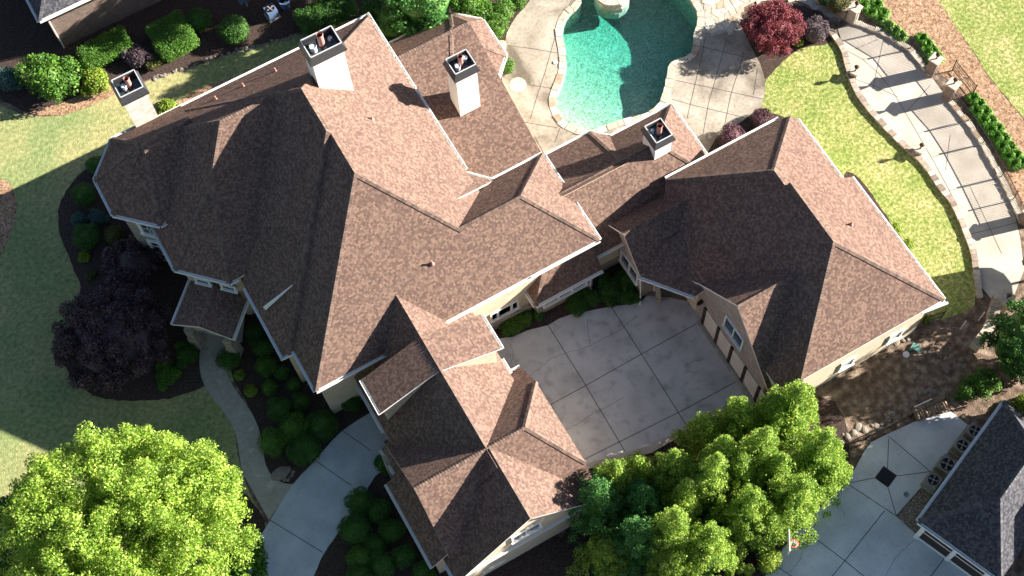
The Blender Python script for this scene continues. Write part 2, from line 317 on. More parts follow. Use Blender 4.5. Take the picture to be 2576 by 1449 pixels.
# ------------------------------------------------------------------ foliage
def leafmesh(name, clumps, n, size, mat, parent=None, shell=(0.7, 1.05), up=0.25, zmin=0.03, flatness=0.55):
    c = np.array(clumps, float); wts = (c[:, 3]*c[:, 4]+c[:, 3]*c[:, 5]); wts /= wts.sum()
    idx = RNG.choice(len(c), n, p=wts); d = RNG.normal(size=(n, 3)); d /= np.linalg.norm(d, axis=1)[:, None]
    flip = (d[:, 2] < -0.35); d[flip, 2] *= -1
    rad = RNG.uniform(shell[0]**2, shell[1]**2, n)**0.5
    p = c[idx, :3]+d*c[idx, 3:6]*rad[:, None]
    keep = p[:, 2] > zmin; p = p[keep]; d = d[keep]; n = len(p)
    nr = d*(1-flatness)+RNG.normal(size=(n, 3))*flatness+np.array([0, 0, up]); nr /= np.linalg.norm(nr, axis=1)[:, None]
    t = np.cross(nr, RNG.normal(size=(n, 3))); t /= np.linalg.norm(t, axis=1)[:, None]; b = np.cross(nr, t)
    s = size*RNG.uniform(0.6, 1.35, n)[:, None]
    V = np.stack([p-t*s*0.5, p-b*s*0.33+nr*s*0.08, p+t*s*0.6, p+b*s*0.33+nr*s*0.08], 1).reshape(-1, 3)
    me = bpy.data.meshes.new(name); me.vertices.add(4*n); me.loops.add(4*n); me.polygons.add(n)
    me.vertices.foreach_set('co', V.astype(np.float32).ravel()); me.loops.foreach_set('vertex_index', np.arange(4*n, dtype=np.int32))
    me.polygons.foreach_set('loop_start', np.arange(0, 4*n, 4, dtype=np.int32)); me.polygons.foreach_set('loop_total', np.full(n, 4, dtype=np.int32))
    me.update(); me.validate()
    return link(name, me, mat, parent)
def trunk(parent, h, r, limbs=5, spread=1.5, lean=(0, 0)):
    m = MB(); top = Vector((lean[0], lean[1], h))
    m.cyl((0, 0, -0.1), top*0.5, r, r*0.75, 10); m.cyl(top*0.5, top, r*0.75, r*0.3, 10)
    m.build('trunk', MAT['bark'], parent)
    for i in range(limbs):
        a = i*2*math.pi/limbs+random.random(); z0 = h*random.uniform(0.3, 0.6)
        k = MB(); e = Vector((math.cos(a)*spread, math.sin(a)*spread, z0+h*0.35)); k.cyl(top*(z0/h), e, r*0.4, r*0.12, 8)
        k.build('limb', MAT['bark'], parent)
def shrub(name, x, y, r, h, mat, label, cat='shrub', group=None, n=None, leaf=0.09, lumps=0, z0=0.0):
    """rounded bush; x,y = photo reading of its middle, taken at half its height"""
    c = G(x, y, h*0.55); o = empty(name, (c.x, c.y, z0)); tag(o, label, cat, group)
    if lumps:
        cl = [(0, 0, h*0.42, r*0.72, r*0.72, h*0.5)]
        for i in range(lumps):
            a = random.uniform(0, 6.28); q = random.uniform(0.35, 0.8)*r; hh = h*random.uniform(0.45, 0.8)
            cl.append((math.cos(a)*q, math.sin(a)*q, hh*0.7, r*random.uniform(0.25, 0.42), r*random.uniform(0.25, 0.42), hh*0.42))
    else:
        cl = [(0, 0, h*0.45, r*random.uniform(0.9, 1.0), r*random.uniform(0.9, 1.0), h*0.55)]
        for i in range(5):
            a = random.uniform(0, 6.28); cl.append((math.cos(a)*r*0.6, math.sin(a)*r*0.6, h*random.uniform(0.3, 0.6), r*0.45, r*0.45, h*0.36))
    n = n or int(1500*r*r*(0.09/leaf)**2*(2.2 if lumps else 1.5))+400
    leafmesh('foliage', cl, n, leaf, mat, o, shell=(0.78, 1.03), flatness=0.45)
    core = MB(); seg = 12
    zs = [0.02, h*0.3, h*0.6, h*0.75]; kk = 0.68 if lumps else 1.0; rs = [r*0.62*kk, r*0.74*kk, r*0.6*kk, r*0.25*kk]
    for i in range(3): core.cyl((0, 0, zs[i]), (0, 0, zs[i+1]), rs[i], rs[i+1], seg)
    core.build('branches', mat, o)
    return o

# ------------------------------------------------------------------ roofs: convex blocks under sloping planes
def polyclip(faces, n, d):
    """keep n.p <= d of a convex solid; faces = [(tag, [pts])]"""
    out = []; cutp = []
    for tg, ps in faces:
        r = []; m = len(ps)
        for i in range(m):
            a, b = ps[i], ps[(i+1) % m]; da, db = n.dot(a)-d, n.dot(b)-d
            if da <= 1e-7: r.append(a)
            if (da < -1e-7 and db > 1e-7) or (da > 1e-7 and db < -1e-7):
                q = a+(b-a)*(da/(da-db)); r.append(q); cutp.append(q)
            elif abs(da) <= 1e-7: cutp.append(a)
        if len(r) >= 3: out.append((tg, r))
    return out, cutp
def solid(poly, sides, zb, drop=0.0, ztop=40.0):
    """poly CCW [(x,y)], sides[i] for edge i->i+1: ('h', z, slope) sloping plane through that eave, or 'g' upright"""
    V = [Vector((p[0], p[1], 0)) for p in poly]; m = len(V)
    lo = [v+Vector((0, 0, zb)) for v in V]; hi = [v+Vector((0, 0, ztop)) for v in V]
    F = [('b', list(reversed(lo))), ('t', hi)]+[('s%d' % i, [lo[i], lo[(i+1) % m], hi[(i+1) % m], hi[i]]) for i in range(m)]
    for i, s in enumerate(sides):
        if s == 'g' or s is None: continue
        e = (V[(i+1) % m]-V[i]).normalized(); inn = Vector((-e.y, e.x, 0))
        z0, sl = s[1]-drop, s[2]; a = Vector(s[3]) if len(s) > 3 else V[i]
        if len(s) > 3: a = Vector((a[0], a[1], 0))
        # z <= z0 + sl * inn.(p-a)
        n = Vector((-sl*inn.x, -sl*inn.y, 1)); d = z0-sl*inn.dot(a)
        L = n.length
        F, cp = polyclip(F, n/L, d/L)
        u = []
        for q in cp:
            if not any((q-w_).length < 1e-4 for w_ in u): u.append(q)
        if len(u) >= 3:
            c = sum(u, Vector())/len(u); nn = n.normalized(); X = nn.orthogonal().normalized(); Y = nn.cross(X)
            u.sort(key=lambda q: math.atan2((q-c).dot(Y), (q-c).dot(X)))
            F.append(('r%d' % i, u))
    return F
def roof_mesh(mb, caps, gut, poly, sides, th=0.16, cap=True, gutter=None, gmi=0, capw=0.36, inner=(), capok=None):
    def on_inner(q):
        for i in inner:
            a, b = Vector(poly[i]), Vector(poly[(i+1) % len(poly)]); e = (b-a).normalized()
            if abs((q.x-a.x)*e.y-(q.y-a.y)*e.x) < 2e-3: return True
        return False
    F = [f for f in solid(poly, sides, -5) if f[0][0] in 'r']
    def key(p): return (round(p.x, 3), round(p.y, 3), round(p.z, 3))
    cnt = {}
    for tg, ps in F:
        for i in range(len(ps)):
            a, b = key(ps[i]), key(ps[(i+1) % len(ps)]); cnt.setdefault(frozenset((a, b)), []).append((tg, ps[i], ps[(i+1) % len(ps)]))
    dn = Vector((0, 0, -th))
    for tg, ps in F:
        mb.quad(ps); mb.quad([p+dn for p in reversed(ps)])
    for k, L in cnt.items():
        if len(k) < 2: continue
        if len(L) == 1:
            a, b = L[0][1], L[0][2]
            if not (on_inner(a) and on_inner(b) and on_inner((a+b)/2)): mb.quad([a, a+dn, b+dn, b], 1)
        elif cap and (L[0][1]-L[0][2]).length > 0.5:
            a, b = L[0][1], L[0][2]
            if a.z < b.z: a, b = b, a
            d = (b-a); n = max(1, int(d.length/0.17)); 
            nA = normal_of(F, L[0][0]); nB = normal_of(F, L[1][0]); d.normalize()
            sA = nA.cross(d); sB = nB.cross(d)
            mid = (nA+nB).normalized()
            # sides point away from the ridge down each slope
            if sA.dot(nB) > 0: sA = -sA
            if sB.dot(nA) > 0: sB = -sB
            step = (b-a).length/n
            for i in range(n):
                p = a+d*step*i; q = a+d*step*(i+1.12)
                if capok and not capok(p): continue
                lift = mid*0.06; lift2 = mid*0.035
                caps.quad([p+lift2, q+lift, q+lift+sA*capw/2, p+lift2+sA*capw/2]); caps.quad([p+lift2+sB*capw/2, q+lift+sB*capw/2, q+lift, p+lift2])
                for s_ in (sA, sB): caps.quad([p+lift2+s_*capw/2, q+lift+s_*capw/2, q+s_*capw/2-lift2, p+s_*capw/2-lift2])
    m = len(poly)
    for i in (gutter or []):
        t0, t1 = 0.0, 1.0
        if isinstance(i, tuple): i, t0, t1 = i
        a = Vector((*poly[i], 0)); b = Vector((*poly[(i+1) % m], 0)); z = sides[i][1]
        if len(sides[i]) > 3: continue
        d = b-a; a, b = a+d*t0, a+d*t1; gutter_run(gut, a+Vector((0, 0, z)), b+Vector((0, 0, z)))
    return F
def normal_of(F, tg):
    for t, ps in F:
        if t == tg:
            for i in range(1, len(ps)-1):
                n = (ps[i]-ps[0]).cross(ps[i+1]-ps[0])
                if n.length > 1e-4: return n.normalized() if n.z > 0 else -n.normalized()
def gutter_run(g, a, b):
    d = (b-a).normalized(); out = Vector((d.y, -d.x, 0)); w_ = 0.145; h = 0.13; zt = Vector((0, 0, -0.03))
    a = a+zt; b = b+zt; dn = Vector((0, 0, -h))
    for P, Q, flip in ((0.0, 0.012, 0), (w_-0.02, w_+0.02, 0)):
        c0, c1, c2, c3 = a+out*P, b+out*P, b+out*Q, a+out*Q
        g.quad([c3, c2, c1, c0][::-1] if False else [c0, c3, c2, c1][::1]); g.quad([c3, c3+dn, c2+dn, c2]); g.quad([c0, c1, c1+dn, c0+dn])
    g.quad([a+dn, b+dn, b+dn+out*(w_+0.02), a+dn+out*(w_+0.02)])
    for e in (a, b): g.quad([e, e+out*(w_+0.02), e+out*(w_+0.02)+dn, e+dn])
    L = (b-a).length; n = int(L/0.9)
    for i in range(1, n):                                   # hanger straps
        p = a+d*L*i/n; g.quad([p-d*0.02+Vector((0, 0, 0.01)), p+d*0.02+Vector((0, 0, 0.01)), p+d*0.02+out*w_+Vector((0, 0, 0.01)), p-d*0.02+out*w_+Vector((0, 0, 0.01))])
def wall_mesh(mb, poly, sides, zb=0.0, drop=0.22, mi=0, sill=None):
    F = solid(poly, sides, zb, drop)
    for tg, ps in F:
        if tg[0] == 's': mb.quad(ps, mi)
        elif tg[0] == 'r': mb.quad(ps, mi)
def inset(poly, ds):
    """move each edge i inward by ds[i]"""
    m = len(poly); L = []
    for i in range(m):
        a = Vector(poly[i]); b = Vector(poly[(i+1) % m]); e = (b-a).normalized(); n = Vector((-e.y, e.x)); L.append((a+n*ds[i], e))
    out = []
    for i in range(m):
        p, d = L[i-1]; q, e = L[i]; den = d.x*e.y-d.y*e.x
        t = ((q.x-p.x)*e.y-(q.y-p.y)*e.x)/den; out.append((p.x+d.x*t, p.y+d.y*t))
    return out
def H(z, s=1.0): return ('h', z, s)

class House:
    def __init__(s, name, loc, label, shingle='shingle', cap='cap'):
        s.o = empty(name, loc); tag(s.o, label, 'house'); s.loc = Vector(loc)
        s.shingle, s.capm = shingle, cap
        s.walls = {}; s.gut = MB(); s.caps = MB(); s.roofs = []
    def block(s, poly, sides, gutter=None, wall='cream', over=0.42, wallz=0.0, cap=True, name='roof', mat=None, walls=True, th=0.16, inner=(), capok=None):
        lx, ly, _ = s.loc; P = [(x-lx, y-ly) for x, y in poly]
        mb = MB(); inner = [i for i, q in enumerate(sides) if q == 'g' and over[i] == 0] if isinstance(over, (list, tuple)) and not inner else list(inner); roof_mesh(mb, s.caps, s.gut, P, sides, gutter=gutter, cap=cap, th=th, inner=inner, capok=(lambda q: capok(q.x+lx, q.y+ly, q.z)) if capok else None)
        o = mb.build(name, [MAT[mat or s.shingle], MAT['white']], s.o, uv=True)
        if walls:
            ins = [over if x != 'g' and over else (over if isinstance(over, (list, tuple)) else 0.05) for x in sides] if not isinstance(over, (list, tuple)) else list(over)
            WP = inset(P, ins); ws = []
            for i, x in enumerate(sides): ws.append(x if x == 'g' else ('h', x[1], x[2], P[i]))
            wm_ = MB(); wall_mesh(wm_, WP, ws, wallz); wm_.build('wall', MAT[wall], s.o, uv=True)
        return o
    def finish(s):
        for k, mb in s.walls.items(): mb.build('wall', MAT[k], s.o, uv=True)
        if s.gut.v: s.gut.build('gutter', MAT['white'], s.o)
        if s.caps.v: s.caps.build('ridge_cap', MAT[s.capm], s.o)
    def window(s, c, wd, ht, nrm, lites=2, rows=1, muntin=False, proud=0.05, frame=0.12, label=None):
        """upright window, centre c (world), facing nrm (angle of outward normal)"""
        c = Vector(c)-s.loc; n = Vector((math.cos(nrm), math.sin(nrm), 0)); t = Vector((-n.y, n.x, 0)); up = Vector((0, 0, 1)); rz = nrm-math.pi/2
        f = MB(); c = c+n*proud
        f.box(c+up*(ht/2+frame/2), (wd+2*frame, 0.10, frame), rz); f.box(c-up*(ht/2+frame/2)+n*0.03, (wd+2*frame+0.1, 0.2, frame), rz)
        for q in (-1, 1): f.box(c+t*q*(wd/2+frame/2), (frame, 0.10, ht), rz)
        for i in range(1, lites): f.box(c+t*(wd*i/lites-wd/2), (frame*0.8, 0.094, ht), rz)
        if muntin:
            for i in range(1, lites*2): f.box(c+t*(wd*i/(lites*2)-wd/2)-n*0.01, (0.03, 0.05, ht), rz)
            for i in range(1, rows+1): f.box(c+up*(ht*i/(rows+1)-ht/2)-n*0.01, (wd, 0.046, 0.03), rz)
        o = f.build('window', MAT['white'], s.o)
        if label: o['label'] = label
        g = MB(); g.box(c-n*0.045, (wd+0.02, 0.03, ht+0.02), rz); g.build('pane', MAT['glass'], o)
        return o
    def downspout(s, pts):
        m = MB(); P = [Vector(p)-s.loc for p in pts]
        for a, b in zip(P[:-1], P[1:]): m.beam(a, b, 0.09, 0.07)
        m.build('downspout', MAT['white'], s.o)

def chimney(house, x0, y0, x1, y1, z0, zc, mat, flues, label=None, h=0.62):
    """column up to zc, black shroud with open top on it"""
    lx, ly, _ = house.loc; x0 -= lx; x1 -= lx; y0 -= ly; y1 -= ly
    m = MB(); cx, cy = (x0+x1)/2, (y0+y1)/2; sx, sy = x1-x0, y1-y0
    m.box((cx, cy, (z0+zc)/2), (sx, sy, zc-z0)); col = m.build('chimney', MAT[mat], house.o, uv=True)
    if label: col['label'] = label
    t = MB(); t.box((cx, cy, zc-0.14), (sx+0.10, sy+0.10, 0.10)); t.build('trim_band', MAT['white'], col)
    c = MB(); o0, o1 = 0.16, -0.02
    def ring(z, e): return [Vector((x0-e, y0-e, z)), Vector((x1+e, y0-e, z)), Vector((x1+e, y1+e, z)), Vector((x0-e, y1+e, z))]
    R0, R1, R2, R3, R4 = ring(zc, o0), ring(zc+0.12, o0), ring(zc+h, o1), ring(zc+h, o1-0.07), ring(zc+0.2, o1-0.05)
    for A, B in ((R0, R1), (R1, R2), (R2, R3), (R3, R4)):
        for i in range(4): c.quad([A[i], A[(i+1) % 4], B[(i+1) % 4], B[i]])
    c.quad(R4, 1); c.quad(list(reversed(R0)))
    c.build('chimney_cap', [MAT['dark_metal'], MAT['glass']], col)
    rail = MB()
    for i in range(4): rail.beam(R2[i]+Vector((0, 0, 0.05)), R2[(i+1) % 4]+Vector((0, 0, 0.05)), 0.05, 0.05)
    rail.build('cap_rim', MAT['steel'], col)
    for fx, fy, r, hh, mt in flues:
        f = MB(); p = Vector((cx+fx*sx/2, cy+fy*sy/2, zc+0.2)); f.cyl(p, p+Vector((0, 0, hh)), r, r*0.92, 18, cap=False); f.cyl(p+Vector((0, 0, hh-0.02)), p+Vector((0, 0, hh+0.06)), r*1.12, r*1.05, 18, cap=False)
        q = p+Vector((0, 0, hh*0.75 if mt == 'clay' else hh)); f.cyl(q, q+Vector((0, 0, 0.01)), r*0.9, r*0.9, 18, mi=1)
        f.build('flue', [MAT[mt], MAT['iron'] if mt == 'clay' else MAT['steel']], col, smooth=False)
    return col
def vent(house, p, h=0.35):
    m = MB(); p = Vector(p)-house.loc; m.cyl(p-Vector((0, 0, 0.1)), p+Vector((0, 0, h)), 0.05, 0.05, 10); m.cyl(p-Vector((0, 0, 0.1)), p+Vector((0, 0, 0.10)), 0.14, 0.06, 10)
    m.build('vent_pipe', MAT['clay'], house.o)

# ------------------------------------------------------------------ main house
MH = House('main_house', (9, 38, 0), 'large house with steep brown shingle roofs and four chimneys filling the middle')
B = MH.block
# main body, its two ridge halves, and the wings round it
B([(1.93, 31.3), (16.1, 31.3), (16.1, 43.0), (1.93, 43.0)], [H(6.0), H(6.585), 'g', H(6.0)], gutter=[0, (3, 0.72, 1.0)], over=[0.45, 0.43, 0, 0.4], capok=lambda x, y, z: z > 9.3 or x < 9)
B([(1.2, 34.14), (16.1, 34.14), (16.1, 52.2), (1.2, 52.2)], [H(5.95), H(6.6), H(6.3), H(5.62)], gutter=[(0, 0, 0.05), (1, 0.28, 1.0), (2, 0, 1.0), (3, 0.71, 1.0)], over=[0.4, 0.4, 0.4, 0.4], capok=lambda x, y, z: x < 9.3 or y > 42)
B([(-1.92, 42.4), (0.53, 39.95), (8.6, 39.95), (8.6, 52.2), (-1.92, 52.2)], [H(6.0), H(6.0), 'g', H(6.288), H(6.0)], gutter=[0, (1, 0, 0.07), (4, 0.64, 1.0)], over=[0.4, 0.3, 0, 0.43, 0.4])
B([(-1.47, 45.0), (3.0, 45.0), (3.0, 51.9), (-1.64, 51.9), (-3.62, 49.85), (-3.62, 47.1)], [H(6.9), 'g', H(6.9), H(6.9), H(6.9), H(6.9)], gutter=[(0, 0, 0.12), (2, 0.6, 1), 3, 4, 5], over=[0.4, 0, 0.4, 0.4, 0.4, 0.4], wall='stone')
B([(9.0, 31.3), (20.8, 31.3), (20.8, 38.0), (9.0, 38.0)], [H(5.99), H(6.0), H(6.0), 'g'], gutter=[(0, 0.6, 1), 1, (2, 0, 0.31)], over=[0.48, 0.4, 0.4, 0], capok=lambda x, y, z: x > 13.3)
B([(13.5, 36.5), (17.3, 37.9), (16.05, 39.25), (13.5, 41.2)], ['g', H(6.05, 0.8), 'g', 'g'], gutter=[1], cap=False, walls=False)
# pool-side wing with its faceted end
B([(14.0, 39.15), (21.45, 39.15), (21.45, 51.5), (14.0, 51.5)], [H(3.36, 0.33), 'g', H(3.3), 'g'], gutter=[2, (0, 0.1, 1)], over=[0.4, 0.35, 0.4, 0.1])
B([(18.0, 45.4), (21.6, 45.4), (23.1, 46.9), (23.1, 50.0), (21.55, 51.5), (18.0, 51.5)], [H(5.42, 0.33), H(3.3), H(3.3), H(3.3), H(3.288), 'g'], gutter=[1, 2, 3], over=[0.1, 0.4, 0.4, 0.4, 0.43, 0])
# link between house and garage
B([(18.6, 31.45), (30.3, 31.45), (30.3, 38.15), (18.6, 38.15)], [H(3.33), H(3.35), H(3.35), 'g'], gutter=[(0, 0.12, 0.36), 1, (2, 0, 0.38)], over=[0.3, 0.4, 0.4, 0])
B([(19.0, 34.6), (25.9, 34.6), (25.9, 38.1), (24.9, 39.1), (19.0, 39.1)], ['g', 'g', H(3.3), H(3.3, 0.77), 'g'], gutter=[2, 3], over=[0, 0.3, 0.4, 0.4, 0])
# bay window roof
B([(16.0, 30.65), (20.7, 30.65), (20.7, 33.2), (16.0, 33.2)], [H(2.95, 1.15), 'g', 'g', H(2.95, 1.15)], gutter=[0, 3], over=[0.4, 0.4, 0, 0.35], wall='stone')
# garage wing
B([(25.1, 18.0), (36.15, 18.0), (36.15, 27.3), (25.1, 27.3)], [H(5.6, 0.88), H(5.6, 0.84), 'g', H(4.63, 0.91)], gutter=[1], over=[0.4, 0.4, 0, 0.05])
B([(25.1, 25.9), (35.6, 25.9), (35.6, 32.3), (34.7, 32.9), (26.5, 32.9), (24.35, 30.0), (24.35, 27.4)], ['g', H(5.6, 0.84), H(5.9, 0.9), H(5.6, 0.93), 'g', H(3.93, 0.91), 'g'], gutter=[1, 3], over=[0, 0.4, 0.4, 0.4, 0.1, 0.6, 0.1])
B([(22.2, 28.8), (27.6, 28.8), (27.6, 32.95), (22.2, 32.95)], [H(3.95, 1.03), 'g', H(3.95, 1.0), 'g'], over=[0.1, 0, 0.3, 0.42], wall='siding')
B([(22.15, 28.85), (24.35, 26.0), (27.0, 26.0), (27.0, 29.6), (23.0, 29.6)], [H(3.85, 0.42), 'g', 'g', 'g', 'g'], gutter=[0], cap=False, walls=False)
B([(24.85, 18.95), (30.0, 18.95), (30.0, 27.0), (24.85, 27.0)], [H(3.75, 1.07), 'g', H(3.75, 1.07), 'g'], over=[0.3, 0, 0.3, 0.12], wall='siding')
# front wing over the drive
FW = 'cream'
B([(4.3, 21.5), (12.35, 21.5), (12.35, 36.0), (4.3, 36.0)], ['g', H(4.0, 1.03), 'g', H(3.9, 0.99)], gutter=[(1, 0.40, 0.47), (3, 0.33, 0.56)], over=[0.1, 0.35, 0, 0.3], wallz=2.9, wall=FW, inner=[0, 2], capok=lambda x, y, z: y > 22.9)
B([(3.7, 24.5), (8.4, 24.5), (8.4, 27.2), (3.7, 27.2)], ['g', 'g', 'g', H(3.31, 0.985)], gutter=[(3, 0, 0.62)], cap=False, walls=False)
B([(8.44, 28.0), (12.3, 28.0), (12.3, 30.45), (8.44, 30.45)], ['g', H(6.5, 0.40), 'g', 'g'], gutter=[1], over=[0.15, 0.3, 0.15, 0], wallz=3.0, wall=FW)
B([(4.5, 28.05), (8.46, 28.05), (8.46, 30.4), (4.5, 30.4)], ['g', 'g', 'g', H(6.46, 0.40)], gutter=[3], over=[0.15, 0, 0.15, 0.3], wallz=3.0, wall=FW)
B([(4.0, 19.4), (13.22, 19.4), (13.22, 27.6), (4.0, 27.6)], [H(4.3, 1.09), H(5.1, 1.25), H(3.2), 'g'], gutter=[(2, 0, 0.08)], over=[0.3, 0.35, 0.5, 0.3], wallz=0, wall='stone', inner=[0])
B([(3.75, 18.2), (13.3, 18.2), (13.3, 22.72), (3.75, 22.72)], ['g', H(3.3), 'g', H(3.15)], gutter=[(3, 0.72, 1)], over=[0.3, 0.4, 0, 0.4], wall=FW)
B([(3.0, 19.7), (4.3, 19.7), (4.3, 25.3), (3.0, 25.3)], ['g', 'g', 'g', H(3.1, 0.9)], gutter=[3], over=[0.2, 0, 0.2, 0.3], cap=False, wall=FW)
B([(-3.6, 40.4), (-0.89, 37.7), (1.0, 39.6), (-1.37, 42.6)], ['g', H(3.6, 0.42), 'g', H(3.6, 0.42)], gutter=[1, 3], over=[0.35, 0.25, 0, 0.25], wallz=2.5, wall='stone', name='porch_roof')
MH.finish()
L0 = MH.loc
def part(name, mb, mat, label=None, uv=False):
    o = mb.build(name, [MAT[mat]], MH.o, uv=uv)
    if label: o['label'] = label
    return o
# lower walls of the front wing: the drive passes between them
m = MB()
for x0, y0, x1, y1, z in ((3.5, 26.2, 4.9, 26.8, 3.4), (11.2, 26.6, 12.6, 27.2, 3.4), (4.5, 30.3, 5.0, 31.6, 3.6), (11.4, 30.2, 12.0, 31.6, 3.6)):
    m.box(((x0+x1)/2-9, (y0+y1)/2-38, z/2), (x1-x0, y1-y0, z))
for i in range(4):
    k = MB(); k.v = m.v[i*8:i*8+8]; k.f = [tuple(q-i*8 for q in f) for f in m.f[i*6:i*6+6]]; k.m = [0]*6; part('pier', k, 'stone', uv=True)
for x, y in ((-2.85, 40.15), (-1.1, 38.4)):
    k = MB(); k.box((x-9, y-38, 0.75), (0.75, 0.75, 1.5), math.radians(-45), taper=0.85); k.box((x-9, y-38, 2.1), (0.55, 0.55, 1.2), math.radians(-45)); part('porch_pier', k, 'stone', uv=True)
# stone water table along the courtyard front and under the bay
k = MB(); k.box((13.9-9, 31.68-38, 0.42), (4.6, 0.16, 0.84)); k.box((13.9-9, 31.66-38, 0.87), (4.7, 0.24, 0.07)); part('stone_base', k, 'stone', uv=True)
k = MB(); k.box((21.6-9, 31.69-38, 0.4), (2.4, 0.14, 0.8)); k.build('stone_base', MAT['stone'], MH.o, uv=True)
k = MB(); k.box((8.6-9, 18.44-38, 2.92), (9.0, 0.18, 0.16)); part('string_course', k, 'white')
# windows
S_ = -math.pi/2; W_ = math.pi
wq = MH.window((14.4, 31.75, 1.85), 1.75, 0.95, S_, 1, proud=0.03)
k = MB()
for dx in (-0.48, 0.48): k = MB(); k.box((14.4+dx-9, 31.70-38, 1.85), (0.13, 0.11, 0.95)); k.build('mullion', MAT['white'], wq)
MH.window((18.3, 31.05, 1.65), 2.9, 0.95, S_, 3)
MH.window((22.62, 30.45, 1.6), 1.8, 1.25, W_, 2)
c45 = math.radians(225)
for z in (4.9, 2.35): MH.window((-2.2, 46.26, z), 0.85, 1.25, c45, 1, 1, True, frame=0.22)
MH.window((8.4, 18.5, 4.65), 1.65, 0.85, S_, 2)
MH.window((6.2, 18.6, 1.6), 1.2, 1.1, S_, 2)
MH.window((24.97, 22.75, 4.3), 1.7, 1.3, W_, 2, frame=0.11)
for x in (30.4, 33.9): MH.window((x, 18.4, 1.9), 0.8, 1.0, S_, 1)
MH.window((2.33, 33.0, 4.2), 0.7, 1.5, W_, 1)
for d in (-0.9, 0.75): MH.window((-0.15+d*0.707, 40.85-d*0.707, 4.75), 0.75, 0.5, c45, 1)
# garage doors facing the courtyard
for i in range(5):
    y = 25.35-0.62-i*1.47; k = MB(); k.box((24.93-9, y-38, 1.28), (0.06, 1.2, 2.2))
    for j in range(1, 4): k.box((24.895-9, y-38, 0.18+j*0.55), (0.02, 1.2, 0.02))
    part('garage_door', k, 'door')
    k = MB(); k.box((24.92-9, y+0.735-38, 1.2), (0.12, 0.25, 2.4)); part('door_post', k, 'dark_wood')
k = MB(); k.box((24.72-9, 22.3-38, 0.04), (0.22, 6.9, 0.08)); part('door_threshold', k, 'flag')
k = MB(); k.box((24.80-9, 25.9-38, 2.6), (0.2, 0.18, 0.34)); k.cyl((24.62-9, 25.9-38, 2.5), (24.62-9, 25.9-38, 2.8), 0.1, 0.06, 8); part('wall_lantern', k, 'copper')
# recessed entry: brick step, posts, door
k = MB(); P4 = [(22.75, 28.9), (23.35, 28.55), (24.9, 27.2), (25.05, 28.9)]
k.quad([(x-9, y-38, 0.16) for x, y in P4]); 
for i in range(4):
    a, b = P4[i], P4[(i+1) % 4]; k.quad([(a[0]-9, a[1]-38, 0), (b[0]-9, b[1]-38, 0), (b[0]-9, b[1]-38, 0.16), (a[0]-9, a[1]-38, 0.16)])
part('brick_step', k, 'brick', uv=True)
k = MB(); k.box((23.95-9, 28.8-38, 1.1), (1.1, 0.08, 2.2)); k.box((23.95-9, 28.76-38, 2.24), (1.3, 0.1, 0.1)); part('entry_door', k, 'white')
k = MB(); k.beam((23.4-9, 28.1-38, 0), (23.1-9, 28.3-38, 3.6), 0.3, 0.3); part('entry_post', k, 'stone', uv=True)
# downspouts
MH.downspout([(22.15, 28.75, 3.75), (22.3, 28.85, 3.2), (22.42, 28.75, 0.3), (22.2, 28.45, 0.05)])
MH.downspout([(20.55, 30.6, 2.85), (20.1, 30.98, 2.5), (20.1, 30.98, 0.25), (20.1, 30.7, 0.05)])
MH.downspout([(20.3, 31.35, 3.25), (20.55, 31.15, 3.05)])
# white gable return peeping from the shaded front roof
k = MB(); A_, B_, C_ = G(662, 774, 6.45), G(669, 780, 6.25), G(736, 718, 8.35)
off = Vector((0.04, 0.08, -0.04)); A_, B_, C_ = [q-L0 for q in (A_, B_, C_)]
k.quad([A_, B_, C_]); k.quad([A_+off, C_+off, B_+off]); k.quad([A_, C_, C_+off, A_+off]); k.quad([B_, A_, A_+off, B_+off]); k.quad([C_, B_, B_+off, C_+off])
part('gable_return', k, 'white')
# soffit corner of the garage eave
k = MB(); k.quad([(34.7-9, 18.0-38, 5.40), (36.25-9, 17.75-38, 5.40), (36.25-9, 18.5-38, 5.40), (35.2-9, 18.5-38, 5.40)]); k.box((35.45-9, 17.86-38, 5.42), (1.7, 0.12, 0.16), math.radians(-8)); part('soffit_return', k, 'white')
# chimneys
chimney(MH, 10.2, 45.12, 12.15, 46.45, 9.0, 15.0, 'stucco_white', [(-0.55, -0.05, 0.20, 0.45, 'steel'), (0.05, 0.2, 0.19, 0.95, 'clay'), (0.6, 0.2, 0.12, 0.2, 'steel')], 'broad white stucco chimney')
chimney(MH, 0.0, 51.75, 1.5, 53.15, 0.0, 9.9, 'chim_stone', [(-0.35, 0.0, 0.15, 0.4, 'steel'), (0.1, 0.1, 0.17, 0.85, 'clay')], 'chimney of pale stone')
chimney(MH, 18.02, 43.5, 19.45, 44.75, 3.6, 9.05, 'stucco_white', [(-0.4, -0.2, 0.17, 0.4, 'steel'), (0.05, 0.15, 0.16, 0.9, 'clay'), (0.5, 0.3, 0.15, 0.4, 'steel')], 'tall narrow white stucco chimney')
chimney(MH, 26.4, 34.15, 27.55, 35.5, 4.0, 7.55, 'stucco_white', [(0.1, 0.0, 0.17, 0.9, 'clay'), (-0.5, 0.3, 0.1, 0.3, 'steel')], 'short white stucco chimney', h=0.5)
for p in ((12.2, 42.9, 10.5), (11.1, 33.8, 8.6), (33.2, 23.9, 8.2), (9.0, 50.1, 8.4), (6.85, 50.2, 8.3), (5.02, 50.3, 8.2)): vent(MH, p)

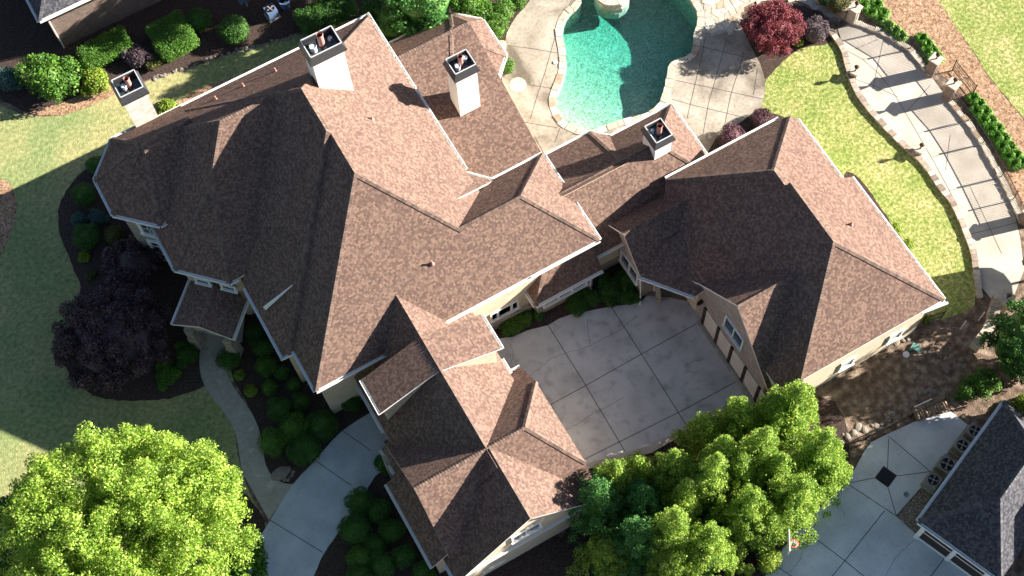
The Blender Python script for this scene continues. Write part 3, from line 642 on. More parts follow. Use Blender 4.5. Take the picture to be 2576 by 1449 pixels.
# ------------------------------------------------------------------ neighbours' houses
N1 = House('brick_house', (8, 70, 0), 'brick house with grey roof cut off by the top left corner of the photo', 'shingle_grey', 'cap_grey')
N1.block([(-2.3, 64.4), (13.0, 64.4), (13.0, 78), (-2.3, 78)], [H(4.2, 0.9), H(4.2, 0.9), H(4.2, 0.9), H(4.2, 0.9)], gutter=[0, 3], wall='brick', over=0.45)
N1.block([(12.0, 66.5), (24.0, 66.5), (24.0, 77), (12.0, 77)], [H(4.2, 0.8), H(4.2, 0.8), H(4.2, 0.8), 'g'], gutter=[0], wall='brick', over=0.45)
N1.finish()
N1.downspout([(-1.75, 64.75, 4.0), (-1.75, 64.75, 0)])
a21 = math.radians(21.2); e1 = Vector((math.cos(a21), math.sin(a21))); e2 = Vector((math.sin(a21), -math.cos(a21))); r1 = Vector((27.78, 8.2))
def n2p(a, b): q = r1+e1*a+e2*b; return (q.x, q.y)
N2 = House('grey_roof_house', (34, 4, 0), 'house with dark grey shingle roof at the bottom right corner', 'shingle_grey', 'cap_grey')
N2.block([n2p(0, 0), n2p(0, 5.3), n2p(9.0, 5.3), n2p(9.0, 0)], [H(3.8, 1.15), H(3.8, 1.15), H(3.8, 1.15), H(3.8, 1.15)], gutter=[0, 3], wall='stone', over=0.45)
N2.block([n2p(4.2, 3.9), n2p(4.2, 12), n2p(13.0, 12), n2p(13.0, 3.9)], [H(3.9, 1.1), H(3.9, 1.1), H(3.9, 1.1), H(3.9, 1.1)], wall='siding', over=0.3)
N2.finish()
gd = r1+e1*0.55+e2*2.1; rz2 = math.atan2(e2.y, e2.x)
for i, off_ in enumerate((1.55, 3.65)):
    c = r1+e1*0.42+e2*off_-Vector((34, 4)); k = MB()
    k.box((c.x, c.y, 2.45), (1.85, 0.08, 0.12), rz2); k.box((c.x, c.y, 1.6), (1.85, 0.08, 0.1), rz2); k.box((c.x, c.y, 0.25), (1.85, 0.1, 0.3), rz2)
    f = k.build('garage_door', MAT['white'], N2.o)
    k = MB(); k.box((c.x, c.y, 1.3), (1.8, 0.05, 2.3), rz2); k.build('door_pane', MAT['dark_wood'], f)
for off_ in (0.5, 2.6, 4.7):
    c = r1+e1*0.4+e2*off_-Vector((34, 4)); k = MB(); k.box((c.x, c.y, 1.3), (0.26, 0.16, 2.6), rz2); k.build('door_post', MAT['white'], N2.o)

# ------------------------------------------------------------------ pool outline and ground sheets
POOL = [(1470, -60), (1462, -20), (1459, 13), (1425, 40), (1412, 77), (1420, 133), (1422, 167), (1412, 207), (1396, 247), (1400, 280), (1419, 307), (1452, 325), (1492, 330), (1525, 318), (1575, 301), (1619, 290), (1652, 271), (1669, 240), (1679, 193), (1686, 162), (1706, 149), (1731, 143), (1744, 122), (1746, 95), (1755, 65), (1756, 33), (1742, 5), (1722, -20), (1690, -50), (1600, -75), (1520, -78)]
pool = smooth_poly(px(POOL), True, 3)
def offset(loop, d):
    out = []; n = len(loop); ar = sum(loop[i].x*loop[(i+1) % n].y-loop[(i+1) % n].x*loop[i].y for i in range(n))
    sg = 1 if ar > 0 else -1
    for i in range(n):
        t = (loop[(i+1) % n]-loop[i-1]); t = Vector((t.x, t.y, 0)).normalized(); out.append(loop[i]+Vector((t.y, -t.x, 0))*d*sg)
    return out
GR = [Vector(p) for p in ((-160, -120, 0), (220, -120, 0), (220, 260, 0), (-160, 260, 0))]
flat('ground', GR, 0.0, MAT['soil'], [offset(pool, 0.12)])
# lawns
lf = px([(-1600, 250), (0, 262), (60, 289), (120, 295), (180, 282), (235, 262), (300, 232), (345, 214), (375, 205), (480, 172), (600, 131), (700, 105), (760, 85), (860, 60), (960, 45), (1100, 200), (900, 700), (800, 900), (700, 1000), (600, 960), (560, 960), (590, 1080), (604, 1180), (650, 1285), (668, 1320), (520, 1560), (380, 1850), (200, 2300), (-1600, 2300)])
flat('front_lawn', lf, 0.012, MAT['lawn_front'])
ls = px([(1917, 263), (1926, 200), (1951, 170), (1984, 140), (2017, 120), (2051, 113), (2084, 110), (2100, 100), (2125, 130), (2140, 197), (2160, 233), (2190, 280), (2225, 320), (2275, 370), (2305, 397), (2340, 433), (2372, 483), (2400, 516), (2424, 566), (2443, 616), (2452, 650), (2458, 716), (2452, 770), (2400, 795), (2320, 812), (2250, 700), (2100, 500), (1960, 300), (1915, 290)])
flat('side_lawn', ls, 0.012, MAT['lawn_lit'])
fl = smooth_poly(px([(2340, -60), (2361, 0), (2404, 67), (2451, 133), (2484, 187), (2517, 227), (2576, 300), (2700, 440), (3000, 600), (3200, -200), (2500, -300)]), True, 2)
flat('far_lawn', fl, 0.012, MAT['lawn_lit'])
# beds
flat('pine_straw_bank', smooth_poly(px([(2180, -60), (2205, 0), (2240, 60), (2300, 110), (2350, 170), (2420, 240), (2470, 320), (2520, 420), (2600, 560), (2760, 700), (2700, 440), (2576, 302), (2517, 229), (2484, 189), (2451, 135), (2404, 69), (2361, 2), (2340, -60)]), True, 2), 0.008, MAT['straw'])
flat('neighbour_bed', smooth_poly(px([(-100, 150), (-60, 235), (0, 250), (60, 280), (140, 288), (235, 258), (300, 228), (360, 205), (480, 168), (600, 127), (700, 100), (760, 80), (900, 40), (900, -60), (200, -60), (-100, 60)]), True, 2), 0.02, MAT['mulch'])
flat('straw_strip', smooth_poly(px([(70, 285), (140, 292), (190, 281), (235, 264), (300, 232), (318, 222), (300, 205), (250, 225), (200, 240), (150, 262)]), True, 2), 0.03, MAT['straw'])
flat('straw_strip.001', smooth_poly(px([(440, 285), (450, 255), (500, 225), (560, 202), (600, 195), (640, 190), (620, 240), (500, 290)]), True, 2), 0.02, MAT['straw'])
flat('round_bed', smooth_poly(px([(-60, 440), (0, 450), (30, 470), (42, 510), (36, 560), (15, 620), (-20, 670), (-60, 680)]), True, 3), 0.02, MAT['straw'])
flat('front_bed', smooth_poly(px([(285, 375), (240, 405), (200, 440), (165, 480), (146, 530), (150, 590), (170, 640), (195, 700), (202, 740), (180, 800), (160, 880), (180, 950), (235, 995), (300, 1008), (380, 1008), (440, 1000), (505, 975), (530, 950), (520, 860), (500, 700), (420, 560), (360, 440)]), True, 2), 0.02, MAT['mulch'])
flat('door_bed', smooth_poly(px([(590, 830), (575, 900), (590, 960), (625, 1020), (650, 1076), (658, 1120), (664, 1170), (690, 1200), (715, 1216), (738, 1216), (760, 1190), (793, 1158), (860, 1085), (950, 1025), (900, 960), (800, 900), (700, 800), (640, 760)]), True, 2), 0.02, MAT['mulch'])
flat('corner_bed', smooth_poly(px([(606, 1235), (640, 1270), (668, 1310), (660, 1350), (630, 1400), (600, 1470), (520, 1500), (560, 1400), (590, 1330), (592, 1270)]), True, 2), 0.02, MAT['mulch'])
flat('wing_bed', smooth_poly(px([(955, 1190), (925, 1232), (880, 1295), (840, 1360), (812, 1400), (785, 1470), (1300, 1700), (1500, 1500), (1300, 1250), (1100, 1180)]), True, 2), 0.02, MAT['mulch'])
flat('courtyard_bed', smooth_poly(px([(1240, 790), (1252, 852), (1290, 848), (1326, 832), (1378, 819), (1405, 803), (1440, 790), (1480, 783), (1530, 773), (1580, 768), (1608, 762), (1625, 740), (1600, 640), (1400, 700), (1300, 750)]), True, 2), 0.02, MAT['mulch'])
flat('tree_bed', smooth_poly(px([(1470, 1185), (1560, 1155), (1640, 1128), (1720, 1080), (1800, 1020), (1900, 1012), (2010, 1000), (2100, 1010), (2135, 1100), (2132, 1215), (2080, 1262), (2000, 1330), (1960, 1395), (1930, 1449), (1850, 1600), (1400, 1600)]), True, 2), 0.02, MAT['mulch'])
flat('maple_bed', smooth_poly(px([(1860, 60), (1885, 110), (1910, 160), (1926, 197), (1952, 172), (1984, 141), (2017, 121), (2051, 114), (2088, 108), (2095, 80), (2060, 30), (1980, 10), (1900, 20)]), True, 2), 0.03, MAT['mulch'])
flat('hedge_bed', smooth_poly(px([(900, -60), (900, 60), (1000, 100), (1200, 60), (1262, 140), (1268, 200), (1290, 180), (1275, 110), (1290, 57), (1320, 20), (1340, -60)]), True, 2), 0.015, MAT['mulch'])
flat('patio_bed', smooth_poly(px([(1780, 386), (1800, 352), (1860, 312), (1900, 280), (1960, 290), (1990, 320), (1850, 400)]), True, 2), 0.03, MAT['mulch'])
flat('garage_side_bed', smooth_poly(px([(2130, 430), (2180, 470), (2240, 560), (2300, 650), (2300, 700), (2200, 640), (2120, 500)]), True, 2), 0.02, MAT['mulch'])
# pool deck with saw-cut joints
dk = px([(1340, -160), (1334, 0), (1319, 20), (1300, 40), (1289, 57), (1276, 80), (1272, 100), (1262, 140), (1262, 200), (1290, 300), (1375, 420), (1700, 320), (1778, 388), (1800, 350), (1860, 310), (1900, 282), (1916, 268), (1922, 240), (1925, 215), (1923, 195), (1912, 162), (1885, 110), (1862, 62), (1864, 20), (1880, -160)])
def ln(*p): return [Vector(q[:2]) for q in px(p)]
js = [ln((1450, -20), (1410, 55), (1390, 115), (1372, 180), (1352, 240), (1334, 300)), ln((1272, 115), (1330, 122), (1408, 135)), ln((1330, 214), (1393, 224)), ln((1300, 305), (1400, 322)), ln((1345, 345), (1370, 390)), ln((1408, 325), (1395, 360)),
      ln((1775, 92), (1760, 165), (1737, 260), (1728, 300)), ln((1828, 100), (1808, 170), (1782, 262), (1768, 340)), ln((1872, 130), (1857, 180), (1838, 240), (1822, 320)), ln((1905, 175), (1895, 240)),
      ln((1762, 118), (1820, 132), (1905, 152)), ln((1700, 203), (1790, 222), (1920, 250)), ln((1690, 250), (1730, 262), (1870, 296))]
flat('pool_deck', dk, 0.035, MAT['deck'], [offset(pool, 0.1)], strips=[(j, 0.035, 1) for j in js], stripmats=[MAT['joint']])
# stone terrace at the back of the pool
terr = px([(1768, -60), (1772, 10), (1765, 60), (1790, 92), (1850, 75), (1870, 20), (1900, 5), (2000, 0), (2090, 40), (2140, 60), (2150, -60)])
def flagstones(name, poly, z, step, mat, jm, gap=0.04, th=0.05, label=None, need=4):
    xs = [p.x for p in poly]; ys = [p.y for p in poly]
    def inside(x, y):
        c = False; n = len(poly)
        for i in range(n):
            a, b = poly[i], poly[i-1]
            if (a.y > y) != (b.y > y) and x < (b.x-a.x)*(y-a.y)/(b.y-a.y)+a.x: c = not c
        return c
    P = {}
    nx, ny = int((max(xs)-min(xs))/step)+3, int((max(ys)-min(ys))/step)+3
    for i in range(nx):
        for j in range(ny): P[i, j] = Vector((min(xs)+(i-1+random.uniform(-.38, .38)+0.5*(j % 2))*step, min(ys)+(j-1+random.uniform(-.3, .3))*step, z))
    m = MB()
    for i in range(nx-1):
        for j in range(ny-1):
            q = [P[i, j], P[i+1, j], P[i+1, j+1], P[i, j+1]]; c = sum(q, Vector())/4
            if not inside(c.x, c.y) or sum(inside(p_.x, p_.y) for p_ in q) < need: continue
            dz = random.uniform(0, 0.012); q = [c+(p-c)*(1-gap/step*2)+Vector((0, 0, th+dz)) for p in q]; m.quad(q)
            for k in range(4): a, b = q[k], q[(k+1) % 4]; m.quad([a, a-Vector((0, 0, th)), b-Vector((0, 0, th)), b])
    base = flat(name, poly, z+0.01, MAT[jm])
    o = m.build('flagstone_paving', MAT[mat], base)
    return base
flagstones('stone_terrace', terr, 0.045, 0.5, 'coping', 'flag_joint', gap=0.02, th=0.03, need=2)
# courtyard and drives
cy = px([(1225, 870), (1255, 852), (1290, 848), (1326, 832), (1378, 819), (1405, 803), (1440, 790), (1480, 783), (1530, 773), (1609, 763), (1650, 720), (1740, 735), (1765, 800), (1905, 1010), (1860, 1030), (1800, 1045), (1700, 1100), (1632, 1128), (1560, 1150), (1475, 1178), (1350, 1260), (1150, 1180), (1000, 1120)])
cj = [ln((1379, 819), (1469, 963), (1572, 1136)), ln((1540, 776), (1659, 963), (1740, 1092)), ln((1200, 1118), (1388, 1017), (1472, 971), (1611, 893), (1752, 815)), ln((1380, 1205), (1474, 1154), (1717, 1033), (1862, 955))]
cc = [crackline(ln((1288, 985), (1335, 944), (1360, 925), (1390, 900), (1420, 890), (1480, 872), (1500, 862), (1560, 830), (1600, 795))), crackline(ln((1484, 868), (1480, 840), (1478, 805))), crackline(ln((1284, 920), (1291, 890), (1283, 865))), crackline(ln((1388, 1018), (1398, 1050), (1402, 1062))), crackline(ln((1424, 1082), (1460, 1062), (1490, 1040), (1570, 1000))), crackline(ln((1762, 905), (1730, 915), (1722, 926))), crackline(ln((1355, 958), (1362, 980)))]
flat('courtyard_drive', cy, 0.03, MAT['concrete'], strips=[(j, 0.045, 1) for j in cj]+[(c, 0.022, 2) for c in cc], stripmats=[MAT['joint'], MAT['crack']])
fd = smooth_poly(px([(948, 1029), (859, 1086), (793, 1159), (738, 1218), (680, 1309), (637, 1383), (612, 1449), (550, 1570), (470, 1760)]), False, 3)+smooth_poly(px([(650, 1760), (730, 1570), (790, 1449), (813, 1396), (859, 1329), (925, 1229), (952, 1192), (1000, 1180)]), False, 3)+px([(1020, 1060)])
fj = [ln((680, 1309), (813, 1391)), ln((793, 1159), (884, 1222)), ln((862, 1084), (934, 1135))]
flat('front_drive', fd, 0.034, MAT['concrete_blue'], strips=[(j, 0.04, 1) for j in fj], stripmats=[MAT['joint']])
wl = smooth_poly(px([(513, 840), (503, 890), (503, 930), (513, 966), (535, 1002), (560, 1033), (587, 1076), (600, 1126), (606, 1170), (613, 1193), (643, 1249), (677, 1309)]), False, 2)+smooth_poly(px([(738, 1218), (713, 1216), (687, 1199), (668, 1168), (661, 1120), (650, 1076), (634, 1040), (617, 1016), (596, 985), (580, 960), (565, 925), (548, 883), (560, 840)]), False, 2)
flagstones('front_walk', wl, 0.03, 0.42, 'flag', 'flag_joint', gap=0.012, th=0.016)
flat('porch_floor', px([(500, 800), (500, 860), (556, 900), (610, 860), (620, 760), (560, 700), (490, 720)]), 0.06, MAT['walk'])
# garden walk beyond the curved wall
gl_ = px([(2107, 73), (2135, 60), (2164, 52), (2217, 84), (2289, 127), (2344, 195), (2388, 256), (2434, 305), (2471, 363), (2517, 447), (2548, 520), (2566, 600), (2576, 680), (2540, 770), (2500, 760), (2462, 716), (2454, 650), (2443, 600), (2424, 555), (2400, 510), (2372, 478), (2340, 428), (2305, 391), (2275, 365), (2225, 315), (2190, 275), (2160, 228), (2140, 190), (2125, 127)])
gj = [ln((2150, 125), (2220, 95)), ln((2170, 150), (2290, 128)), ln((2131, 128), (2170, 150), (2210, 185), (2245, 230), (2275, 280), (2310, 340), (2345, 400), (2385, 475)), ln((2277, 285), (2340, 215)), ln((2152, 200), (2200, 217), (2260, 245)), ln((2222, 100), (2195, 225)), ln((2310, 335), (2425, 305)), ln((2345, 395), (2470, 365)), ln((2388, 480), (2520, 448)), ln((2440, 590), (2560, 560)), ln((2385, 475), (2420, 540), (2450, 640), (2462, 700)), ln((2440, 470), (2520, 640)), ln((2390, 340), (2378, 430))]
flat('garden_walk', gl_, 0.02, MAT['walk'], strips=[(j, 0.03, 1) for j in gj], stripmats=[MAT['joint']])
# neighbour's drive and pad
nd = px([(2131, 1218), (2254, 1299), (2299, 1339), (2441, 1433), (2520, 1520), (2300, 1700), (1800, 1700), (1880, 1520), (1931, 1440), (1961, 1390), (2010, 1330), (2074, 1266), (2100, 1240)])
nj = [ln((1945, 1420), (2029, 1475)), ln((2025, 1335), (2125, 1411), (2185, 1460)), ln((2225, 1285), (2125, 1411), (2085, 1460)), ln((2379, 1400), (2330, 1465))]
ncr = [crackline(ln((2048, 1355), (2018, 1385), (2010, 1412), (1985, 1440))), crackline(ln((2305, 1352), (2250, 1405), (2225, 1455))), crackline(ln((2115, 1275), (2126, 1300)))]
flat('neighbour_drive', nd, 0.03, MAT['pad'], strips=[(j, 0.045, 1) for j in nj]+[(c, 0.02, 2) for c in ncr], stripmats=[MAT['joint'], MAT['crack']])
npd = px([(2131, 1216), (2150, 1180), (2174, 1136), (2191, 1113), (2231, 1093), (2297, 1063), (2391, 1036), (2410, 1050), (2434, 1069), (2375, 1150), (2317, 1226), (2254, 1297)])
flat('service_pad', npd, 0.036, MAT['pad'], strips=[(ln(*j), 0.04, 1) for j in (((2134, 1216), (2208, 1201)), ((2232, 1183), (2235, 1105)), ((2247, 1199), (2340, 1187)), ((2231, 1219), (2254, 1297)), ((2233, 1097), (2340, 1187)))], stripmats=[MAT['joint']])
flat('gravel_strip', px([(2317, 1227), (2258, 1300), (2299, 1337), (2330, 1345), (2345, 1310), (2400, 1200), (2470, 1100), (2450, 1075), (2434, 1071), (2376, 1150)]), 0.025, MAT['gravel'])
flat('street_pavement', px([(-100, 1230), (0, 1305), (22, 1335), (42, 1372), (30, 1385), (0, 1400), (-100, 1420)]), 0.03, MAT['walk'])
flat('light_kerb', px([(1472, 1183), (1475, 1168), (1560, 1143), (1632, 1122), (1700, 1090), (1708, 1100), (1640, 1140), (1560, 1160)]), 0.10, MAT['walk'], thick=0.1)

# ------------------------------------------------------------------ swimming pool
pc = G(1560, 150); SP = empty('swimming_pool', (pc.x, pc.y, 0)); tag(SP, 'curved swimming pool with turquoise water and stone edge', 'swimming pool')
def pdepth(p):
    q = (p-G(1480, 330)); d = (G(1720, 0)-G(1480, 330)); t = max(0, min(1, q.dot(d)/d.dot(d)))
    return -(0.42+2.2*t**0.85)
bm = fill(pool, (), 0); 
bmesh.ops.subdivide_edges(bm, edges=bm.edges[:], cuts=2, use_grid_fill=True)
for v in bm.verts: v.co = Vector((v.co.x, v.co.y, pdepth(v.co)))
bed = [e for e in bm.edges if e.is_boundary]
r = bmesh.ops.extrude_edge_only(bm, edges=bed)
for g in r['geom']:
    if isinstance(g, bmesh.types.BMVert): g.co.z = 0.03
for v in bm.verts: v.co -= SP.location
me = bpy.data.meshes.new('pool_basin'); bm.to_mesh(me); bm.free()
mb_, N, L, Bp = newmat('plaster_with_painted_ripples')
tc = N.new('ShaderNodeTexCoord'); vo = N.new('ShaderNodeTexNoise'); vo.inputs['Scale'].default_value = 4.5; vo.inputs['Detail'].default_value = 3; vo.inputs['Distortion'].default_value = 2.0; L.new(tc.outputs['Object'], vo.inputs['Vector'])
rp = ramp(N, [(0.36, (0.20, 0.23, 0.16)), (0.5, (0.36, 0.38, 0.27)), (0.64, (0.60, 0.60, 0.46))]); L.new(vo.outputs[0], rp.inputs[0]); L.new(rp.outputs[0], Bp.inputs['Base Color']); Bp.inputs['Roughness'].default_value = 0.9  # ripple light from the water surface is painted into the plaster colour
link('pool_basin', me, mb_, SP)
# water: a closed body, clear tinted volume, rippled skin
wm, N, L, Bw = newmat('pool_water'); N.remove(Bw)
tr = N.new('ShaderNodeBsdfTransparent'); gl = N.new('ShaderNodeBsdfGlossy'); gl.inputs['Roughness'].default_value = 0.04
fr = N.new('ShaderNodeFresnel'); fr.inputs[0].default_value = 1.45; mx = N.new('ShaderNodeMixShader')
tc = N.new('ShaderNodeTexCoord'); n1_ = N.new('ShaderNodeTexNoise'); n1_.inputs['Scale'].default_value = 4.2; n1_.inputs['Detail'].default_value = 4; n1_.inputs['Distortion'].default_value = 1.4
L.new(tc.outputs['Object'], n1_.inputs['Vector']); bp = N.new('ShaderNodeBump'); bp.inputs['Strength'].default_value = 1.0; bp.inputs['Distance'].default_value = 0.12; L.new(n1_.outputs[0], bp.inputs['Height'])
L.new(bp.outputs[0], gl.inputs['Normal']); L.new(bp.outputs[0], fr.inputs['Normal'])
gb = N.new('ShaderNodeNewGeometry'); sb = N.new('ShaderNodeMath'); sb.operation = 'SUBTRACT'; sb.inputs[0].default_value = 1.0; L.new(gb.outputs['Backfacing'], sb.inputs[1]); ml = N.new('ShaderNodeMath'); ml.operation = 'MULTIPLY'; L.new(fr.outputs[0], ml.inputs[0]); L.new(sb.outputs[0], ml.inputs[1]); L.new(ml.outputs[0], mx.inputs[0]); L.new(tr.outputs[0], mx.inputs[1]); L.new(gl.outputs[0], mx.inputs[2]); L.new(mx.outputs[0], N['Material Output'].inputs[0])
va = N.new('ShaderNodeVolumeAbsorption'); va.inputs['Color'].default_value = (0.04, 0.78, 0.78, 1); va.inputs['Density'].default_value = 0.40; L.new(va.outputs[0], N['Material Output'].inputs[1])
wm.cycles.homogeneous_volume = True
inner = offset(pool, -0.01)
bm = fill(inner, (), -0.12)
bmesh.ops.subdivide_edges(bm, edges=bm.edges[:], cuts=2, use_grid_fill=True)
bot = bmesh.ops.duplicate(bm, geom=bm.verts[:]+bm.edges[:]+bm.faces[:])
dup_v = [g for g in bot['geom'] if isinstance(g, bmesh.types.BMVert)]
for v in dup_v: v.co.z = pdepth(v.co)+0.01
for f in [g for g in bot['geom'] if isinstance(g, bmesh.types.BMFace)]: f.normal_flip()
bm.verts.ensure_lookup_table()
vm = bot['vert_map']
for e in [e for e in bm.edges if e.is_boundary and e.verts[0] in vm and e.verts[1] in vm and e.verts[0].co.z > -0.13]:
    a, b = e.verts
    try: bm.faces.new((a, b, vm[b], vm[a]))
    except Exception: pass
bmesh.ops.recalc_face_normals(bm, faces=bm.faces[:])
for v in bm.verts: v.co -= SP.location
me = bpy.data.meshes.new('pool_water'); bm.to_mesh(me); bm.free(); link('pool_water', me, wm, SP)
# coping stones
def stone_course(name, line, w0, w1, z0, z1, mat, parent, closed=False, lmin=0.35, lmax=0.8, gap=0.03, jit=0.05, label=None):
    m = MB(); pts = [Vector((p[0], p[1], 0)) for p in line]
    if closed: pts.append(pts[0])
    cum = [0]
    for a, b in zip(pts[:-1], pts[1:]): cum.append(cum[-1]+(b-a).length)
    def at(s):
        s = max(0, min(cum[-1]-1e-4, s))
        for i in range(len(cum)-1):
            if cum[i+1] >= s:
                t = (s-cum[i])/max(1e-6, cum[i+1]-cum[i]); return pts[i].lerp(pts[i+1], t), (pts[i+1]-pts[i]).normalized()
    s = 0
    while s < cum[-1]-0.1:
        l = random.uniform(lmin, lmax); e = min(s+l, cum[-1]); (p, d), (q, d2) = at(s+gap/2), at(e-gap/2)
        nA, nB = Vector((d.y, -d.x, 0)), Vector((d2.y, -d2.x, 0)); j = lambda: random.uniform(-jit, jit); zt = z1+random.uniform(-jit, jit)*0.5
        V = [p+nA*(w0+j()), q+nB*(w0+j()), q+nB*(w1+j()), p+nA*(w1+j())]; T = [v+Vector((0, 0, zt)) for v in V]; U = [v+Vector((0, 0, z0)) for v in V]
        m.quad(T[::-1]); 
        for k in range(4): m.quad([T[k], T[(k+1) % 4], U[(k+1) % 4], U[k]])
        s = e
    if parent:
        for i, v in enumerate(m.v): m.v[i] = tuple(Vector(v)-parent.location)
    return m.build(name, MAT[mat], parent)
area = sum(pool[i].x*pool[(i+1) % len(pool)].y-pool[(i+1) % len(pool)].x*pool[i].y for i in range(len(pool)))
lp = pool if area > 0 else pool[::-1]
stone_course('coping', lp, -0.06, 0.40, -0.1, 0.09, 'coping', SP, closed=True, lmin=0.4, lmax=0.85, jit=0.04)
# raised stone spa with a water sheet at the top of the pool
sp = G(1540, -14); SPA = empty('stone_spa', (sp.x, sp.y, 0)); tag(SPA, 'raised round stone spa overlooking the pool at the top edge of the photo', 'spa')
ring_ = [Vector((sp.x+1.15*math.cos(t*math.pi/14), sp.y+1.15*math.sin(t*math.pi/14), 0)) for t in range(28)]
for z0, z1 in ((-1.2, -0.6), (-0.6, -0.15), (-0.15, 0.2), (0.2, 0.45)): stone_course('stone_ring', ring_, -0.35, 0.06+random.uniform(0, 0.04), z0, z1, 'coping', SPA, closed=True, lmin=0.3, lmax=0.6, jit=0.03)
k = MB(); k.cyl((0, 0, -1.2), (0, 0, 0.25), 0.85, 0.85, 24); k.build('spa_bed', MAT['flag'], SPA)
k = MB(); k.box((0.25, -1.2, 0.3), (0.5, 0.35, 0.05)); k.build('spillway', MAT['white'], SPA)
for i, (x, y, a) in enumerate(((1303, 214, 0.58),)):
    c = G(x, y); o = empty('round_paver', (c.x, c.y, 0)); tag(o, 'pale round paver set in the deck left of the pool', 'paver'); k = MB(); k.cyl((0, 0, 0.0), (0, 0, 0.055), a, a*0.98, 32); k.build('disc', MAT['walk'], o)
for x, y, lb in ((1397, 158, 'small white skimmer lid left of the pool'), (1778, 70, 'small white skimmer lid right of the pool')):
    c = G(x, y); k = MB(); k.cyl((c.x, c.y, 0.03), (c.x, c.y, 0.11), 0.15, 0.13, 18); o = k.build('skimmer_lid', MAT['white']); tag(o, lb, 'lid')
k = MB(); c = G(2228, 1200); k.box((c.x, c.y, 0.045), (0.95, 0.95, 0.02), math.radians(21)); 
for i in range(-4, 5): k.box((c.x, c.y, 0.057), (0.5, 0.02, 0.012), math.radians(21)) if i == 0 else k.box((c.x+math.cos(math.radians(111))*i*0.05, c.y+math.sin(math.radians(111))*i*0.05, 0.057), (0.5, 0.02, 0.012), math.radians(21))
o = k.build('drain_grate', MAT['iron']); tag(o, 'square dark drain grate in the middle of the service pad', 'drain')

# ------------------------------------------------------------------ curved garden wall, lanterns, fence
wl_ = smooth_poly(px([(2084, 78), (2100, 100), (2120, 130), (2134, 185), (2151, 228), (2180, 272), (2217, 314), (2267, 364), (2301, 394), (2334, 430), (2367, 480), (2394, 513), (2417, 563), (2437, 613), (2448, 650), (2456, 716), (2462, 752)], 0.0), False, 3)
wo = wl_[20]; GW = empty('curved_stone_wall', (wo.x, wo.y, 0)); tag(GW, 'long low curved stone wall between the side lawn and the garden walk', 'garden wall')
stone_course('wall_face', wl_[::-1], -0.12, 0.2, 0.0, 0.16, 'wallstone', GW, lmin=0.2, lmax=0.45, gap=0.015, jit=0.02)
stone_course('wall_coping', wl_[::-1], -0.15, 0.24, 0.165, 0.22, 'wallstone', GW, lmin=0.3, lmax=0.6, gap=0.02, jit=0.03)
def lantern(x, y, z, lb, h=0.55):
    c = G(x, y, z); o = empty('wall_lantern', (c.x, c.y, z)); tag(o, lb, 'lantern', 'lanterns on the garden walls')
    k = MB(); k.cyl((0, 0, 0), (0, 0, h*0.4), 0.05, 0.035, 10); k.build('stem', MAT['copper'], o)
    k = MB(); k.box((0, 0, h*0.6), (0.17, 0.17, h*0.4), 0.3, taper=1.25); k.build('lamp_glass', MAT['copper'], o)
    k = MB(); k.cyl((0, 0, h*0.8), (0, 0, h*0.96), 0.18, 0.03, 8); k.cyl((0, 0, h*0.96), (0, 0, h*1.2), 0.018, 0.005, 6); k.build('lamp_roof', MAT['copper'], o)
def pier(name, x, y, w_, h, mat, lb, cat='pillar', fin=True, group=None, rz=0.55):
    c = G(x, y); o = empty(name, (c.x, c.y, 0)); tag(o, lb, cat, group)
    k = MB(); k.box((0, 0, h/2), (w_, w_, h), rz); k.build('shaft', MAT[mat], o, uv=True)
    k = MB(); k.box((0, 0, h+0.05), (w_+0.14, w_+0.14, 0.1), rz); k.build('capstone', MAT['coping'], o)
    if fin:
        k = MB(); k.cyl((0, 0, h+0.1), (0, 0, h+0.34), 0.05, 0.04, 10); k.cyl((0, 0, h+0.34), (0, 0, h+0.58), 0.07, 0.15, 8); k.cyl((0, 0, h+0.58), (0, 0, h+0.74), 0.17, 0.02, 8); k.build('lantern', MAT['copper'], o)
for x, y, lb in ((2148, 190, 'stone post with lantern on the curved wall, upper one'), (2310, 385, 'stone post with lantern on the curved wall, lower one')):
    pier('wall_post', x, y, 0.45, 0.5, 'wallstone', lb, 'wall post', group='lantern posts on the curved wall')
pier('gate_pillar', 2341, 182, 0.62, 1.6, 'brick', 'brick gate pillar on the upper side of the open gate', group='gate pillars', rz=0.35)
pier('gate_pillar', 2384, 244, 0.62, 1.6, 'brick', 'brick gate pillar on the lower side of the open gate', group='gate pillars', rz=0.35)
pier('stone_pillar', 2142, 52, 0.6, 1.5, 'wallstone', 'stone pillar where the iron fence starts near the red maple', fin=True, rz=0.35)
pier('stone_pillar', 2578, 556, 0.7, 1.4, 'brick', 'brick pillar of the fence at the right edge of the photo', fin=False, rz=0.35)
pier('stone_pillar', 2518, 772, 0.7, 1.3, 'wallstone', 'square stone pillar with lantern ending the garden walk', fin=True, rz=0.5)
stone_course('x', px([(2446, 880), (2470, 850), (2490, 815), (2497, 780), (2505, 755)]), -0.3, 0.3, 0, 0.9, 'wallstone', None, lmin=0.3, lmax=0.6, jit=0.03)
o = COL.objects[-1] if False else bpy.data.objects['x']; o.name = 'stone_retaining_wall'; tag(o, 'short stone retaining wall running down from the garden walk', 'retaining wall')
FL = [(2147, 57), (2217, 82), (2289, 125), (2342, 190)]
FL2 = [(2388, 256), (2434, 307), (2471, 363), (2517, 447), (2546, 505), (2572, 560)]
